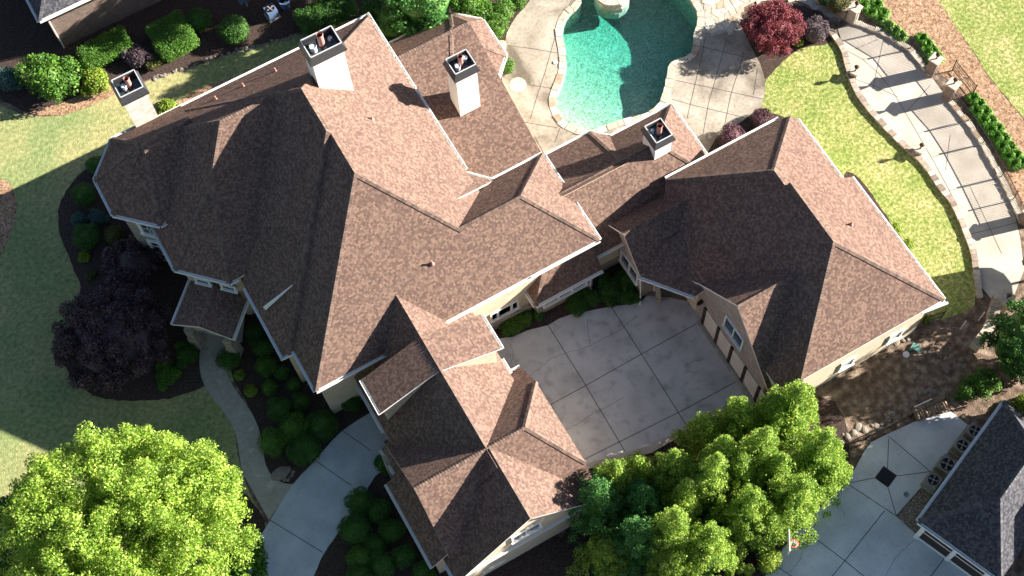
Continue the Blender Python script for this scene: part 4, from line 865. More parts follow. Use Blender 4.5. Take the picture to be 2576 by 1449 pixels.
def fence(pts, lb, h=1.2, curb=True, name='iron_fence', spacing=0.115):
    P = px(pts); o = empty(name, (P[0].x, P[0].y, 0)); tag(o, lb, 'fence'); org = o.location.copy()
    for i, (a, b) in enumerate(zip(P[:-1], P[1:])):
        a, b = a-org, b-org; d = b-a; n = max(2, int(d.length/spacing)); k = MB()
        for z in (0.16, h-0.02): k.beam(a+Vector((0, 0, z)), b+Vector((0, 0, z)), 0.035, 0.035)
        for j in range(1, n): p = a+d*j/n; k.beam(p+Vector((0, 0, 0.1)), p+Vector((0, 0, h)), 0.028, 0.028)
        k.build('picket_panel', MAT['iron'], o)
    for p in P:
        k = MB(); q = p-org; k.box((q.x, q.y, h/2+0.03), (0.07, 0.07, h+0.1), 0.5); k.box((q.x, q.y, h+0.1), (0.09, 0.09, 0.03), 0.5); k.build('fence_post', MAT['iron'], o)
    if curb: stone_course('stone_kerb', [p for p in P][::-1], -0.2, 0.14, 0.0, 0.2, 'coping', o, lmin=0.3, lmax=0.6, gap=0.02)
fence(FL, 'black iron picket fence along the garden walk above the gate')
fence(FL2, 'black iron picket fence along the garden walk below the gate')
fence([(2395, 178), (2445, 240)], 'gate leaf of black iron pickets swung open outside the fence', curb=False, name='iron_gate')
fence([(2320, 812), (2368, 800)], 'low black gate between the garage corner and the side lawn', h=1.0, curb=False, name='side_gate')
k = MB(); 
for q in ((2462, 806), (2416, 828)):
    c = G(*q); o = None; k = MB(); k.beam((c.x, c.y, 0), (c.x+0.02, c.y, 1.3), 0.06, 0.06); o = k.build('metal_post', MAT['steel']); tag(o, 'thin grey metal post standing in the dirt left of the retaining wall, %s one' % ('right' if q[0] > 2440 else 'left'), 'post')
fence([(2106, 1128), (2180, 1105), (2290, 1050), (2372, 1012)], 'low dark wire fence between the dirt yard and the service pad', h=0.6, curb=False, name='wire_fence', spacing=0.5)
# straight stone wall by the dark hedge, top right
o = stone_course('stone_wall_run', px([(2054, 0), (2090, 22), (2130, 46)]), -0.22, 0.2, 0, 0.75, 'wallstone', None, lmin=0.3, lmax=0.5, jit=0.03); tag(o, 'straight pale stone wall above the plum bush, reaching the fence pillar', 'garden wall')

# ------------------------------------------------------------------ small things about the place
def acunit(x, y, s, h, rz, mat, lb, group=None):
    c = G(x, y, h*0.5); o = empty('ac_unit', (c.x, c.y, 0.0), rz); tag(o, lb, 'ac unit', group)
    k = MB(); k.box((0, 0, 0.05), (s+0.15, s+0.15, 0.08)); k.build('pad', MAT['walk'], o)
    k = MB(); k.box((0, 0, h/2+0.09), (s, s, h))
    k.build('cabinet', MAT[mat], o)
    k = MB(); k.cyl((0, 0, h+0.09), (0, 0, h+0.13), s*0.40, s*0.40, 24); k.build('fan_grille', MAT['ac_dark'], o)
    k = MB(); k.cyl((0, 0, h+0.13), (0, 0, h+0.16), s*0.1, s*0.09, 12)
    for i in range(4):
        a = i*math.pi/2; k.quad([(math.cos(a)*s*0.05, math.sin(a)*s*0.05, h+0.14), (math.cos(a)*s*0.36, math.sin(a)*s*0.36, h+0.135), (math.cos(a+0.5)*s*0.36, math.sin(a+0.5)*s*0.36, h+0.15)])
    k.build('fan', MAT['ac_grey'], o)
for x, y, s, lb in ((2343, 1213, 0.78, 'grey ac unit nearest the gravel corner, lowest of the four beside the grey roof'), (2378, 1174, 0.95, 'larger grey ac unit, second from the bottom beside the grey roof'), (2416, 1126, 0.8, 'grey ac unit, third from the bottom beside the grey roof'), (2447, 1090, 0.8, 'grey ac unit at the top end of the row beside the grey roof')):
    acunit(x, y, s, 0.8, a21, 'ac_grey', lb, 'ac units beside the grey roof')
acunit(683, 32, 0.72, 0.8, 0.1, 'plastic_blue', 'blue-grey ac unit on a pad by the brick house')
c = G(716, 8, 0.5); o = empty('round_bin', (c.x, c.y, 0)); tag(o, 'round blue-grey open bin beside the ac unit at the top', 'bin')
k = MB(); k.cyl((0, 0, 0), (0, 0, 0.95), 0.3, 0.42, 24, cap=False); k.cyl((0, 0, 0.95), (0, 0, 0.93), 0.42, 0.34, 24, cap=False); k.cyl((0, 0, 0.5), (0, 0, 0.52), 0.32, 0.32, 24, mi=1); k.build('bin_body', [MAT['plastic_blue'], MAT['ac_dark']], o)
k = MB(); k.box((0.05, -0.1, 0.6), (0.25, 0.2, 0.12), 0.4); k.build('white_bag', MAT['white'], o)
c = G(613, 0, 0.8); o = empty('meter_box', (c.x, c.y, 0)); tag(o, 'pale blue utility box on a post by the brick house wall', 'utility box')
k = MB(); k.box((0, 0, 1.0), (0.7, 0.3, 0.8), 0.05); k.build('cabinet', MAT['plastic_blue'], o); k = MB(); k.beam((0.1, 0, 0), (0.1, 0, 0.7), 0.08, 0.08); k.build('post', MAT['steel'], o)
# basketball goal
c = G(1957, 1398, 0); o = empty('basketball_goal', (c.x, c.y, 0)); tag(o, 'basketball goal with red rim and white net over the lower right drive', 'basketball goal')
hp = G(1999, 1367, 3.05)-Vector((c.x, c.y, 0)); back = Vector((hp.x, hp.y, 0)).normalized()
k = MB(); k.cyl((0, 0, 0), (0, 0, 2.2), 0.06, 0.06, 10); k.beam((0, 0, 2.2), Vector((hp.x, hp.y, 3.1))-back*0.45, 0.09, 0.09); k.build('pole', MAT['iron'], o)
k = MB(); q = Vector((hp.x, hp.y, 3.35))-back*0.38; k.box(q, (0.05, 1.25, 0.85), math.atan2(back.y, back.x)); k.build('backboard', MAT['white'], o)
k = MB()
for i in range(20):
    a, b = i*math.pi/10, (i+1)*math.pi/10; k.beam(hp+Vector((math.cos(a)*.23, math.sin(a)*.23, 0)), hp+Vector((math.cos(b)*.23, math.sin(b)*.23, 0)), 0.03, 0.03)
rim = k.build('rim', MAT['red_paint'], o)
k = MB()
for i in range(12):
    a = i*math.pi/6
    for s_ in (-1, 1): 
        b = a+s_*0.5; k.beam(hp+Vector((math.cos(a)*.22, math.sin(a)*.22, -0.02)), hp+Vector((math.cos(b)*.13, math.sin(b)*.13, -0.42)), 0.02, 0.02)
k.build('net', MAT['white'], rim)
# firewood stack
a_, b_ = G(2300, 1050), G(2378, 1018); o = empty('firewood_stack', (a_.x, a_.y, 0)); tag(o, 'stack of split firewood at the edge of the service pad', 'firewood'); d = (b_-a_); n_ = 11; side = Vector((-d.y, d.x, 0)).normalized()
for i in range(n_):
    for lay in range(2):
        k = MB(); p = d*(i+0.5+random.uniform(-.15, .15))/n_+Vector((0, 0, 0.17+lay*0.22)); t = side*(0.36+random.uniform(-.08, .1)); j = Vector((random.uniform(-.05, .05), random.uniform(-.05, .05), 0))
        k.cyl(p-t+j, p+t-j, 0.11, 0.10, 7); k.build('log', MAT['wood_log'], o)
k = MB(); k.beam(d*0.05+side*0.45+Vector((0, 0, 0.6)), d*0.62+side*0.5+Vector((0, 0, 0.6)), 0.06, 0.06); k.build('rack_rail', MAT['white'], o)
# utility lids in the yard
for (x, y, w_, nm, mt, lb) in ((2303, 876, 0.42, 'box', 'green_lid', 'square pale green utility lid in the dirt yard'), (2291, 878, 0.13, 'cyl', 'green_lid', 'small round green utility cap beside the square lid'), (2279, 893, 0.22, 'cyl', 'steel', 'round grey utility lid in the dirt yard'), (2286, 855, 0.1, 'cyl', 'steel', 'tiny grey pipe cap near the garage foundation'), (2279, 1244, 0.16, 'cyl', 'green_lid', 'small round lid in the service pad near the gravel')):
    c = G(x, y); k = MB()
    if nm == 'box': k.box((c.x, c.y, 0.08), (w_, w_*1.3, 0.16), 0.5)
    else: k.cyl((c.x, c.y, 0), (c.x, c.y, 0.1), w_, w_*0.92, 18)
    o = k.build('utility_lid', MAT[mt]); tag(o, lb, 'lid')
# stones
def stone_mesh(seed):
    r_ = random.Random(seed); bm = bmesh.new(); bmesh.ops.create_icosphere(bm, subdivisions=2, radius=0.5)
    ph = [r_.uniform(0, 6) for _ in range(6)]
    for v in bm.verts:
        c = v.co; k_ = 1+0.18*math.sin(5*c.x+ph[0])+0.16*math.sin(6*c.y+ph[1])+0.12*math.sin(7*c.z+ph[2]); v.co = Vector((c.x*k_, c.y*k_, max(-0.1, c.z*k_*0.7)))
    me = bpy.data.meshes.new('stone'); bm.to_mesh(me); bm.free(); me.materials.append(MAT['rock']); return me
STM = [stone_mesh(i) for i in range(7)]
def stones(pts, s0, s1, lb, group, z=0.02, name='stone', cat='stone'):
    for x, y in pts:
        c = G(x, y); o = bpy.data.objects.new(name, random.choice(STM)); COL.objects.link(o); s_ = random.uniform(s0, s1)
        o.location = (c.x, c.y, z); o.rotation_euler = (0, 0, random.uniform(0, 6)); o.scale = (s_*random.uniform(0.8, 1.4), s_, s_*random.uniform(0.5, 0.8)); tag(o, lb, cat, group)
def along(pts, n, j):
    P = [Vector(p) for p in pts]; out = []; L = [0]
    for a, b in zip(P[:-1], P[1:]): L.append(L[-1]+(b-a).length)
    for i in range(n):
        s_ = L[-1]*(i+random.random()*0.8)/n
        for k_ in range(len(P)-1):
            if L[k_+1] >= s_: q = P[k_].lerp(P[k_+1], (s_-L[k_])/(L[k_+1]-L[k_])); break
        out.append((q.x+random.uniform(-j, j), q.y+random.uniform(-j, j)))
    return out
stones(along([(380, 200), (480, 168), (600, 128), (700, 103), (775, 82)], 46, 4), 0.14, 0.32, 'small pale stone in the edging line of the bed by the brick house', 'stones edging the bed by the brick house')
stones(along([(2110, 1110), (2150, 1085), (2230, 1050), (2270, 1020), (2310, 990), (2370, 985)], 26, 10), 0.16, 0.45, 'grey-brown stone in the rough row between dirt yard and pad', 'stones in the rough row by the wire fence', name='rough_stone')
stones([(random.uniform(2290, 2420), random.uniform(880, 960)) for _ in range(16)], 0.12, 0.3, 'small loose stone lying in the dirt yard', 'loose stones in the dirt yard', name='loose_stone')
stones([(2262, 848), (2272, 858), (2280, 845), (2255, 862)], 0.25, 0.4, 'pale stone at the foot of the garage wall', 'stones at the garage foot', name='loose_stone')
c = G(710, 1190); o = bpy.data.objects.new('boulder', stone_mesh(99)); COL.objects.link(o); o.location = (c.x, c.y, 0.05); o.scale = (1.2, 0.8, 0.7); tag(o, 'grey weathered boulder between the stone walk and the front drive', 'boulder')
stones([(728, 1200), (735, 1195), (725, 1207), (738, 1188), (716, 1207)], 0.14, 0.25, 'small round stone beside the boulder', 'small stones by the boulder')

# ------------------------------------------------------------------ trees
def ell_clumps(n, R, cz, rz_, cr, zlo=-0.5, jitter=0.12, inner=0.25, stretch=1.0):
    out = []
    for i in range(n):
        while True:
            d_ = Vector((random.gauss(0, 1), random.gauss(0, 1), random.gauss(0, 1))).normalized()
            if d_.z > zlo: break
        f = random.uniform(0.45, 0.8) if random.random() < inner else random.uniform(0.86, 1+jitter)
        r_ = cr*random.uniform(0.6, 1.25)
        out.append((d_.x*R*f, d_.y*R*f, cz+d_.z*rz_*f, r_, r_, r_*stretch))
    return out
# big bright tree, lower left
c = G(318, 1362, 7.0); o = empty('shade_tree', (c.x, c.y, 0)); tag(o, 'very large bright yellow-green tree at the bottom left', 'tree'); trunk(o, 7.5, 0.38, 8, 4.0)
leafmesh('crown', ell_clumps(900, 5.3, 6.4, 4.7, 0.46, zlo=-0.45, jitter=0.3, inner=0.3, stretch=1.5)+ell_clumps(160, 3.2, 6.8, 3.2, 0.62, zlo=-0.3, jitter=0.1, inner=0.5), 250000, 0.13, MAT['leaf_bright'], o, shell=(0.3, 1.25), up=0.3, zmin=1.5)
for x, y, r_, h_, lb in ((75, 1330, 1.9, 5.0, 'dark green smaller tree at the left edge beside the big bright tree'), (30, 1420, 2.6, 5.0, 'dark green tree in the bottom left corner'), (600, 1420, 1.3, 2.2, 'dark green bush behind the big bright tree, next to the front drive')):
    c = G(x, y, h_*0.6); o = empty('small_tree', (c.x, c.y, 0)); tag(o, lb, 'tree'); trunk(o, h_*0.7, 0.12, 4, r_*0.5)
    leafmesh('crown', ell_clumps(60, r_, h_*0.62, h_*0.36, 0.45), 9000, 0.18, MAT['leaf_mid'], o)
def conifer(x, y, r_, h_, lb, n=9000, mat='leaf_conifer', group='tall evergreens between the two drives'):
    c = G(x, y, h_*0.5); o = empty('evergreen_tree', (c.x, c.y, 0)); tag(o, lb, 'tree', group)
    k = MB(); k.cyl((0, 0, -0.1), (0, 0, h_*0.9), 0.16, 0.04, 8); k.build('trunk', MAT['bark'], o)
    cl = []
    N_ = int(44*h_*r_/6)+26
    for i in range(N_):
        t = (i+random.random())/N_; t = t**0.85; zz = 0.5+t*(h_-0.8); rr = r_*((1-t)**0.62)*random.uniform(0.5, 1.22); a = i*2.39996+random.uniform(-.4, .4); s_ = (0.20+0.20*(1-t))*random.uniform(0.7, 1.3)
        cl.append((math.cos(a)*rr, math.sin(a)*rr, zz+0.15, s_*0.85, s_*0.85, s_*1.5))
    for i in range(6): cl.append((0, 0, h_*(0.55+0.075*i), 0.34-0.03*i, 0.34-0.03*i, 0.5))
    leafmesh('crown', cl, n, 0.105, MAT[mat], o, shell=(0.55, 1.22), up=0.5, zmin=0.3, flatness=0.6)
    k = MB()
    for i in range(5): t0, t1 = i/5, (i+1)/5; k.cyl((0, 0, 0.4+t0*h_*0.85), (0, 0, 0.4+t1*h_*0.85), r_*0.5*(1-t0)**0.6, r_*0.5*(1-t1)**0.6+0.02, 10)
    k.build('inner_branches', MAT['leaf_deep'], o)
for x, y, r_, h_, lb in (
    (1500, 1265, 2.15, 7.2, 'broad dark evergreen, nearest the gable window of the front wing'), (1545, 1215, 1.5, 7.0, 'evergreen with a pale tip just right of the broad dark one'),
    (1690, 1345, 1.5, 9.5, 'tall pale evergreen standing out at the lower middle of the row'), (1600, 1360, 1.8, 7.0, 'dark evergreen left of the tall pale one'),
    (1785, 1215, 1.45, 10.0, 'slim tall pale evergreen in the middle of the row'), (1690, 1190, 1.5, 7.5, 'evergreen behind the row, beside the pale kerb of the courtyard'),
    (1850, 1060, 1.35, 7.5, 'evergreen whose pale tip rises beside the last garage door'), (1905, 1150, 1.5, 9.8, 'tall evergreen right of the slim pale one'),
    (1990, 1040, 2.1, 8.8, 'large evergreen touching the garage roof corner'), (2055, 1150, 1.9, 8.2, 'evergreen at the right end of the row beside the service pad'),
    (2000, 1260, 1.9, 7.6, 'evergreen beside the lower right drive'), (1880, 1290, 1.9, 7.8, 'evergreen in the lower right of the row, left of the basketball goal'),
    (1780, 1380, 1.8, 8.0, 'evergreen at the bottom of the row left of the lime shrubs'), (1810, 1160, 1.4, 8.4, 'evergreen squeezed in the centre of the row'),
    (1610, 1270, 1.6, 6.4, 'low dark evergreen between the broad and the tall pale one'), (1520, 1400, 1.7, 4.6, 'dark low evergreen at the bottom edge right of the front wing'), (2095, 1195, 1.0, 5.0, 'small evergreen at the far right end of the row'), (1600, 1190, 1.3, 5.2, 'low evergreen touching the pale kerb below the courtyard'), (1765, 1095, 1.3, 6.4, 'evergreen between the kerb and the tip beside the last garage door'), (1935, 1045, 1.4, 7.6, 'evergreen left of the large one touching the garage roof corner'), (1720, 1260, 1.3, 7.6, 'evergreen between the two tall pale ones'), (1950, 1200, 1.4, 7.8, 'evergreen inside the right half of the row'), (1850, 1200, 1.4, 8.0, 'evergreen just right of the slim pale one'), (1930, 1330, 1.2, 5.4, 'low evergreen above the broadest lime shrub'), (1690, 1425, 1.6, 6.0, 'evergreen cut by the bottom edge below the tall pale one')):
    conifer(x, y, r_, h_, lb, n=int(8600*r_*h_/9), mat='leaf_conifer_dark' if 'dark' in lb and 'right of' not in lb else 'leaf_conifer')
for i, (x, y, r_, h_) in enumerate(((1922, 1372, 0.45, 1.9), (1938, 1412, 0.75, 2.2), (1884, 1432, 0.32, 1.6), (1862, 1430, 0.3, 1.5), (1838, 1438, 0.3, 1.6), (1815, 1390, 0.35, 1.7), (2127, 1185, 0.45, 1.9))):
    shrub('lime_shrub', x, y, r_, h_, MAT['leaf_lime'], ['narrow lime shrub directly left of the basketball goal', 'broadest lime shrub at the edge of the lower right drive', 'slim lime shrub at the bottom edge, first left of the broad one', 'slim lime shrub at the bottom edge, second left of the broad one', 'slim lime shrub at the bottom edge, third left of the broad one', 'lime shrub poking out under the evergreens', 'dark-lime columnar shrub at the corner of the service pad'][i], group='lime columnar shrubs')
# plum trees, maples
def roundtree(name, x, y, r_, h_, mat, lb, n, leaf=0.12, cr=0.45, cn=90, cat='tree'):
    c = G(x, y, h_*0.55); o = empty(name, (c.x, c.y, 0)); tag(o, lb, cat); trunk(o, h_*0.6, 0.1, 5, r_*0.45)
    leafmesh('crown', ell_clumps(cn, r_*0.9, h_*0.5, h_*0.46, cr, zlo=-0.2), n, leaf, MAT[mat], o, shell=(0.5, 1.05))
    k = MB(); k.cyl((0, 0, h_*0.25), (0, 0, h_*0.6), r_*0.6, r_*0.7, 12); k.cyl((0, 0, h_*0.6), (0, 0, h_*0.85), r_*0.7, r_*0.3, 12); k.build('inner_branches', MAT[mat], o)
    return o
roundtree('plum_tree', 285, 850, 3.5, 3.6, 'leaf_plum', 'large round dark purple plum tree in the front bed', 30000, 0.15, 0.5, 150)
roundtree('plum_tree', 335, 665, 2.0, 2.4, 'leaf_plum', 'smaller dark purple plum tree between the house wall and the round shrubs', 9000, 0.14, 0.4, 60)
roundtree('red_maple', 1945, 70, 1.95, 2.5, 'leaf_red', 'crimson maple with feathery crown right of the pool', 22000, 0.10, 0.36, 130)
roundtree('top_evergreen', 1065, -5, 2.6, 7.5, 'leaf_conifer_dark', 'loose green evergreen tree at the top behind the pool-side wing', 16000, 0.16, 0.5, 90)
roundtree('top_evergreen', 1170, -15, 1.8, 5.0, 'leaf_mid', 'green evergreen at the top edge left of the round shrubs', 9000, 0.14, 0.45, 60)
roundtree('top_evergreen', 985, 55, 1.9, 4.6, 'leaf_deep', 'dark evergreen tucked behind the corner of the main roof', 9000, 0.14, 0.45, 60)
roundtree('shade_evergreen', 830, -175, 2.8, 9.5, 'leaf_deep', 'tall dark evergreen beyond the top edge, by the brick house', 9000, 0.2, 0.6, 70)
roundtree('shade_evergreen', 1350, -190, 2.8, 8.0, 'leaf_deep', 'tall dark evergreen beyond the top edge left of the spa', 9000, 0.2, 0.6, 70)
roundtree('edge_tree', 2575, 850, 2.2, 5.5, 'leaf_deep', 'dark green tree hanging over the right edge below the garden walk', 14000, 0.14, 0.45, 90)
roundtree('edge_tree', 2700, 620, 2.6, 7.5, 'leaf_mid', 'tree outside the right edge shading the lower garden walk', 5000, 0.2, 0.5, 60)
roundtree('edge_tree', 2690, 1010, 2.2, 6.0, 'leaf_mid', 'tree outside the right edge dappling the service pad', 6500, 0.2, 0.5, 60)
# ------------------------------------------------------------------ shrubs
SH = [
 (118, 188, 2.15, 2.9, 'leaf_mid', 'very large rounded glossy green shrub at the top left', 0.17, 14), (238, 200, 1.25, 1.3, 'leaf_lime', 'yellow-green bush right of the very large shrub', 0.14, 8),
 (345, 140, 1.2, 1.0, 'leaf_greyviolet', 'smoky grey-purple bush among the green hedges', 0.1, 6), (385, 150, 0.9, 0.8, 'leaf_bronze', 'dull bronze-green low bush beside the smoky one', 0.1, 5),
 (498, 48, 0.95, 1.3, 'leaf_deep', 'dark round shrub against the brick wall', 0.08, 0),
 (588, 72, 1.15, 1.5, 'leaf_deep', 'round clipped shrub standing alone left of the blue-grey ac unit', 0.08, 0),
 (20, 195, 1.2, 1.6, 'leaf_blue', 'blue-green spruce shrub at the left edge', 0.1, 6), (420, 270, 0.95, 0.7, 'leaf_lime', 'low lime bush beside the pale stone chimney', 0.13, 5),
 (1245, 62, 0.95, 1.5, 'leaf_mid', 'round green shrub at the left edge of the pool deck', 0.1, 0), (1266, 22, 0.85, 1.5, 'leaf_mid', 'round green shrub above the first at the pool deck edge', 0.1, 0), (1305, 2, 0.55, 1.1, 'leaf_mid', 'small round green shrub highest at the pool deck edge', 0.1, 0), (1215, 25, 0.8, 1.3, 'leaf_mid', 'green shrub behind the faceted end of the pool-side wing', 0.1, 0),
 (1275, 165, 0.55, 1.0, 'leaf_mid', 'small round green shrub under the faceted roof near the round paver', 0.09, 0), (1262, 112, 0.42, 0.7, 'petal', 'white flowering plant between the round shrubs by the deck', 0.1, 3),
 (2051, 72, 0.97, 1.6, 'leaf_greyviolet', 'round grey-purple bush right of the crimson maple', 0.09, 0), (2008, 104, 0.38, 0.5, 'leaf_lime', 'small lime plant between the maple and the grey-purple bush', 0.12, 0),
 (1915, 297, 0.75, 1.1, 'leaf_violet', 'small round burgundy bush, upper of two by the garage eave', 0.08, 0), (1842, 343, 0.95, 1.3, 'leaf_violet', 'round burgundy bush, lower of two by the garage eave', 0.08, 0),
 (2115, 5, 0.85, 1.3, 'leaf_bronze', 'olive-yellow clipped bush at the top behind the straight stone wall', 0.08, 0), (2088, -8, 0.8, 1.2, 'leaf_deep', 'dark hedge at the top edge behind the straight stone wall', 0.08, 0),
 (2254, 574, 0.38, 0.6, 'leaf_lime', 'small lime shrub beside the garage eave, upper one', 0.1, 0), (2284, 614, 0.36, 0.6, 'leaf_lime', 'small lime shrub beside the garage eave, lower one', 0.1, 0), (2330, 804, 0.25, 0.5, 'leaf_lime', 'tiny lime shrub at the garage corner', 0.1, 0),
 (210, 487, 0.85, 1.1, 'leaf_deep', 'round clipped shrub highest in the front bed', 0.07, 0), (240, 415, 0.7, 1.0, 'leaf_deep', 'dark shrub under the faceted roof corner', 0.08, 0), (196, 550, 0.7, 0.8, 'leaf_blue', 'blue-green shrub left under the roof in the front bed', 0.08, 4), (245, 545, 0.75, 0.9, 'leaf_blue', 'blue-green shrub close to the faceted roof edge', 0.08, 4),
 (216, 594, 0.95, 1.3, 'leaf_deep', 'largest round clipped shrub in the front bed', 0.07, 0), (287, 592, 0.75, 1.0, 'leaf_bronze', 'round olive shrub right of the largest clipped one', 0.07, 0), (212, 645, 0.42, 0.4, 'leaf_lime', 'small lime plant below the largest clipped shrub', 0.14, 0), (228, 690, 0.36, 0.35, 'leaf_bronze', 'thin yellowish plant above the plum tree', 0.14, 0),
 (470, 890, 0.95, 1.1, 'leaf_deep', 'green bush left of the porch steps', 0.08, 5), (420, 940, 1.0, 0.7, 'leaf_mid', 'loose green bush right below the plum tree', 0.1, 6),
 (572, 900, 0.78, 1.1, 'leaf_deep', 'round clipped shrub right of the porch walk', 0.07, 0), (640, 835, 0.85, 1.0, 'leaf_deep', 'dark shrub under the eave right of the porch', 0.08, 5), (662, 875, 0.7, 0.9, 'leaf_deep', 'dark green shrub midway along the door bed wall', 0.08, 0), (668, 920, 0.72, 0.9, 'leaf_mid', 'rounded green shrub in the centre of the door bed', 0.08, 0), (708, 936, 0.5, 0.8, 'leaf_deep', 'small round dark shrub by the house wall in the door bed', 0.07, 0),
 (677, 975, 0.52, 0.7, 'leaf_mid', 'small round shrub above the bushy group in the door bed', 0.07, 0), (738, 968, 0.5, 0.7, 'leaf_deep', 'small round shrub close to the wall corner in the door bed', 0.07, 0), (602, 943, 0.35, 0.35, 'leaf_lime', 'tiny lime plant beside the stone walk, upper one', 0.12, 0), (630, 982, 0.42, 0.4, 'leaf_lime', 'tiny lime plant beside the stone walk, lower one', 0.12, 0),
 (702, 1028, 0.82, 1.1, 'leaf_deep', 'round shrub at the top of the bushy group by the front drive', 0.07, 0), (756, 1010, 0.6, 0.9, 'leaf_deep', 'round shrub right of the top one in the bushy group', 0.07, 0), (682, 1112, 0.95, 1.1, 'leaf_mid', 'broad shrub at the left of the bushy group by the front drive', 0.08, 0), (738, 1075, 1.0, 1.2, 'leaf_mid', 'broad shrub in the middle of the bushy group by the front drive', 0.08, 0), (765, 1128, 1.1, 1.2, 'leaf_deep', 'broad shrub at the bottom of the bushy group touching the front drive', 0.08, 0), (810, 1068, 1.0, 1.2, 'leaf_deep', 'broad shrub at the right of the bushy group by the front drive', 0.08, 0),
 (885, 1012, 0.75, 1.2, 'leaf_deep', 'dark shrub in the corner where the front wing meets the house', 0.08, 4),
 (905, 1262, 0.95, 1.2, 'leaf_deep', 'highest round shrub in the dark bed beside the front drive', 0.07, 0), (893, 1332, 1.05, 1.3, 'leaf_deep', 'large round shrub in the dark bed, left column', 0.07, 0), (950, 1283, 0.8, 1.1, 'leaf_deep', 'round shrub against the front wing gutter, upper one', 0.07, 0), (985, 1335, 0.8, 1.0, 'leaf_deep', 'round shrub against the front wing gutter, lower one', 0.07, 0), (942, 1372, 0.72, 0.9, 'leaf_deep', 'round shrub in the centre of the dark bed', 0.07, 0), (905, 1402, 0.8, 1.0, 'leaf_mid', 'round shrub at the lower left of the dark bed', 0.07, 0), (962, 1418, 0.85, 1.1, 'leaf_deep', 'round shrub low in the middle of the dark bed', 0.07, 0), (1015, 1400, 0.75, 1.0, 'leaf_deep', 'round shrub right in the lower dark bed', 0.07, 0), (905, 1448, 0.8, 1.0, 'leaf_deep', 'round shrub cut by the bottom edge beside the front drive', 0.07, 0), (1065, 1440, 0.75, 1.0, 'leaf_deep', 'round shrub at the bottom edge below the front wing gutter', 0.07, 0), (966, 1165, 0.65, 1.2, 'leaf_deep', 'dark shrub squeezed beside the drive opening of the front wing', 0.08, 0),
 (1288, 822, 0.75, 0.75, 'leaf_mid', 'lit green bush at the left end of the courtyard bed', 0.09, 4), (1318, 803, 0.7, 0.75, 'leaf_mid', 'green bush under the triple window', 0.09, 4), (1355, 792, 0.4, 0.5, 'leaf_deep', 'small dark bush by the bay corner', 0.08, 0), (1452, 762, 1.05, 0.75, 'leaf_deep', 'clipped bush below the bay window', 0.07, 6), (1490, 748, 0.8, 0.8, 'leaf_deep', 'dark bush right of the clipped one below the bay window', 0.07, 5), (1535, 728, 1.2, 0.9, 'leaf_deep', 'large dark bush in the corner of the courtyard bed', 0.09, 8), (1580, 700, 1.0, 0.9, 'leaf_deep', 'dark bush under the garage wing window', 0.09, 6), (1580, 745, 0.8, 0.7, 'leaf_deep', 'dark bush beside the long white downspout', 0.09, 5),
 (2472, 962, 1.15, 1.3, 'leaf_mid', 'bright green bush right of the dirt yard', 0.12, 8), (2432, 985, 0.75, 1.0, 'leaf_mid', 'smaller bright green bush left of the larger one by the dirt yard', 0.12, 5), (2580, 1015, 0.9, 1.0, 'leaf_lime', 'lime bush behind the peak of the grey roof', 0.12, 5), (2560, 915, 1.3, 1.6, 'leaf_deep', 'dark loose bush at the right edge above the bright green one', 0.12, 8)]
def hedge(x, y, sx, sy, h, rz, mat, lb, leaf=0.08):
    c = G(x, y, h*0.6); o = empty('clipped_hedge', (c.x, c.y, 0), rz); tag(o, lb, 'hedge'); m_ = 0.3; cl = []
    nx, ny = max(2, int(sx/0.34)), max(2, int(sy/0.34))
    for i in range(nx):
        for j in range(ny):
            cl.append(((i/(nx-1)-0.5)*(sx-m_*2)+random.uniform(-.08, .08), (j/(ny-1)-0.5)*(sy-m_*2)+random.uniform(-.08, .08), h*0.5, 0.42, 0.42, h*0.5*random.uniform(0.92, 1.05)))
    leafmesh('foliage', cl, int(sx*sy*2600), leaf, MAT[mat], o, shell=(0.8, 1.05), flatness=0.4, up=0.5)
    k = MB(); k.box((0, 0, h*0.4), (sx-0.4, sy-0.4, h*0.8)); k.build('branches', MAT[mat], o)
hedge(262, 122, 3.6, 1.9, 1.1, 0.05, 'leaf_mid', 'long clipped green hedge right of the very large shrub, below the brick wall')
hedge(432, 90, 2.7, 3.0, 1.3, 0.05, 'leaf_mid', 'squarish clipped green hedge block at the right end of the brick wall')
hedge(820, 30, 4.0, 2.0, 1.3, 0.0, 'leaf_deep', 'dark clipped hedge behind the broad chimney at the top')
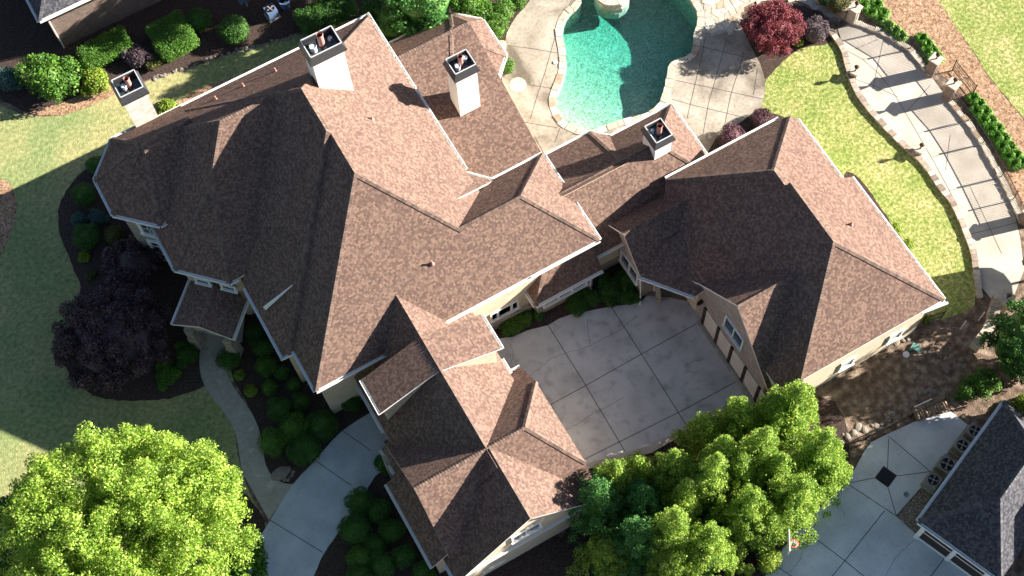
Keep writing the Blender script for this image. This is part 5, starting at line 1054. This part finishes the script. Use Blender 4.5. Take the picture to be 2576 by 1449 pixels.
for x, y, r_, h_, mt, lb, leaf, lumps in SH: shrub('round_shrub' if lumps == 0 else 'leafy_bush', x, y, r_, h_, MAT[mt], lb, leaf=leaf, lumps=lumps)
# grassy clumps on the bank outside the fence
def grassclump(x, y, r_, h_, lb, group):
    c = G(x, y, 0.15); o = None; n = int(240*r_/0.5); p = np.zeros((n, 3)); a = RNG.uniform(0, 6.283, n); q = RNG.uniform(0, 1, n)**0.5*r_*0.45
    b0 = np.stack([np.cos(a)*q, np.sin(a)*q, np.zeros(n)], 1); a2 = a+RNG.normal(0, 0.5, n); L = RNG.uniform(0.5, 1.0, n)*r_*0.75; hh = RNG.uniform(0.5, 1.0, n)*h_
    tip = b0+np.stack([np.cos(a2)*L, np.sin(a2)*L, hh*0.45], 1); mid = (b0+tip)/2+np.stack([0*a, 0*a, hh*0.55], 1); w_ = np.stack([-np.sin(a2), np.cos(a2), 0*a], 1)*0.03
    V = np.stack([b0-w_, b0+w_, mid+w_, mid-w_, tip], 1).reshape(-1, 3); F = []
    for i in range(n): k_ = i*5; F += [(k_, k_+1, k_+2, k_+3), (k_+3, k_+2, k_+4)]
    me = bpy.data.meshes.new('grass_clump'); me.from_pydata(V.tolist(), [], F); me.update(); o = link('grass_clump', me, MAT['leaf_grass']); o.location = (c.x, c.y, 0); tag(o, lb, 'grass plant', group)
MAT['leaf_grass'] = leafmat('bank_grass_blade', (0.06, 0.20, 0.02), (0.12, 0.30, 0.03), (0.25, 0.42, 0.08), 0.3)
for grp, pts in (('grass plants above the upper fence panel', [(2172, 14), (2190, 32), (2205, 12), (2212, 48), (2232, 66), (2250, 78), (2222, 34), (2265, 92)]), ('grass plants left of the upper gate pillar', [(2318, 98), (2332, 112), (2345, 130), (2358, 148), (2330, 132), (2345, 155)]), ('grass plants on the bank below the gate', [(2448, 248), (2462, 262), (2455, 280), (2478, 282), (2472, 302), (2492, 305), (2490, 325), (2510, 325), (2505, 345), (2525, 350), (2520, 368), (2540, 372), (2535, 392), (2556, 392), (2550, 412), (2570, 410)])):
    for x, y in pts: grassclump(x, y, 0.55, 0.5, 'arching bright green grass plant, one of the ' + grp, grp)
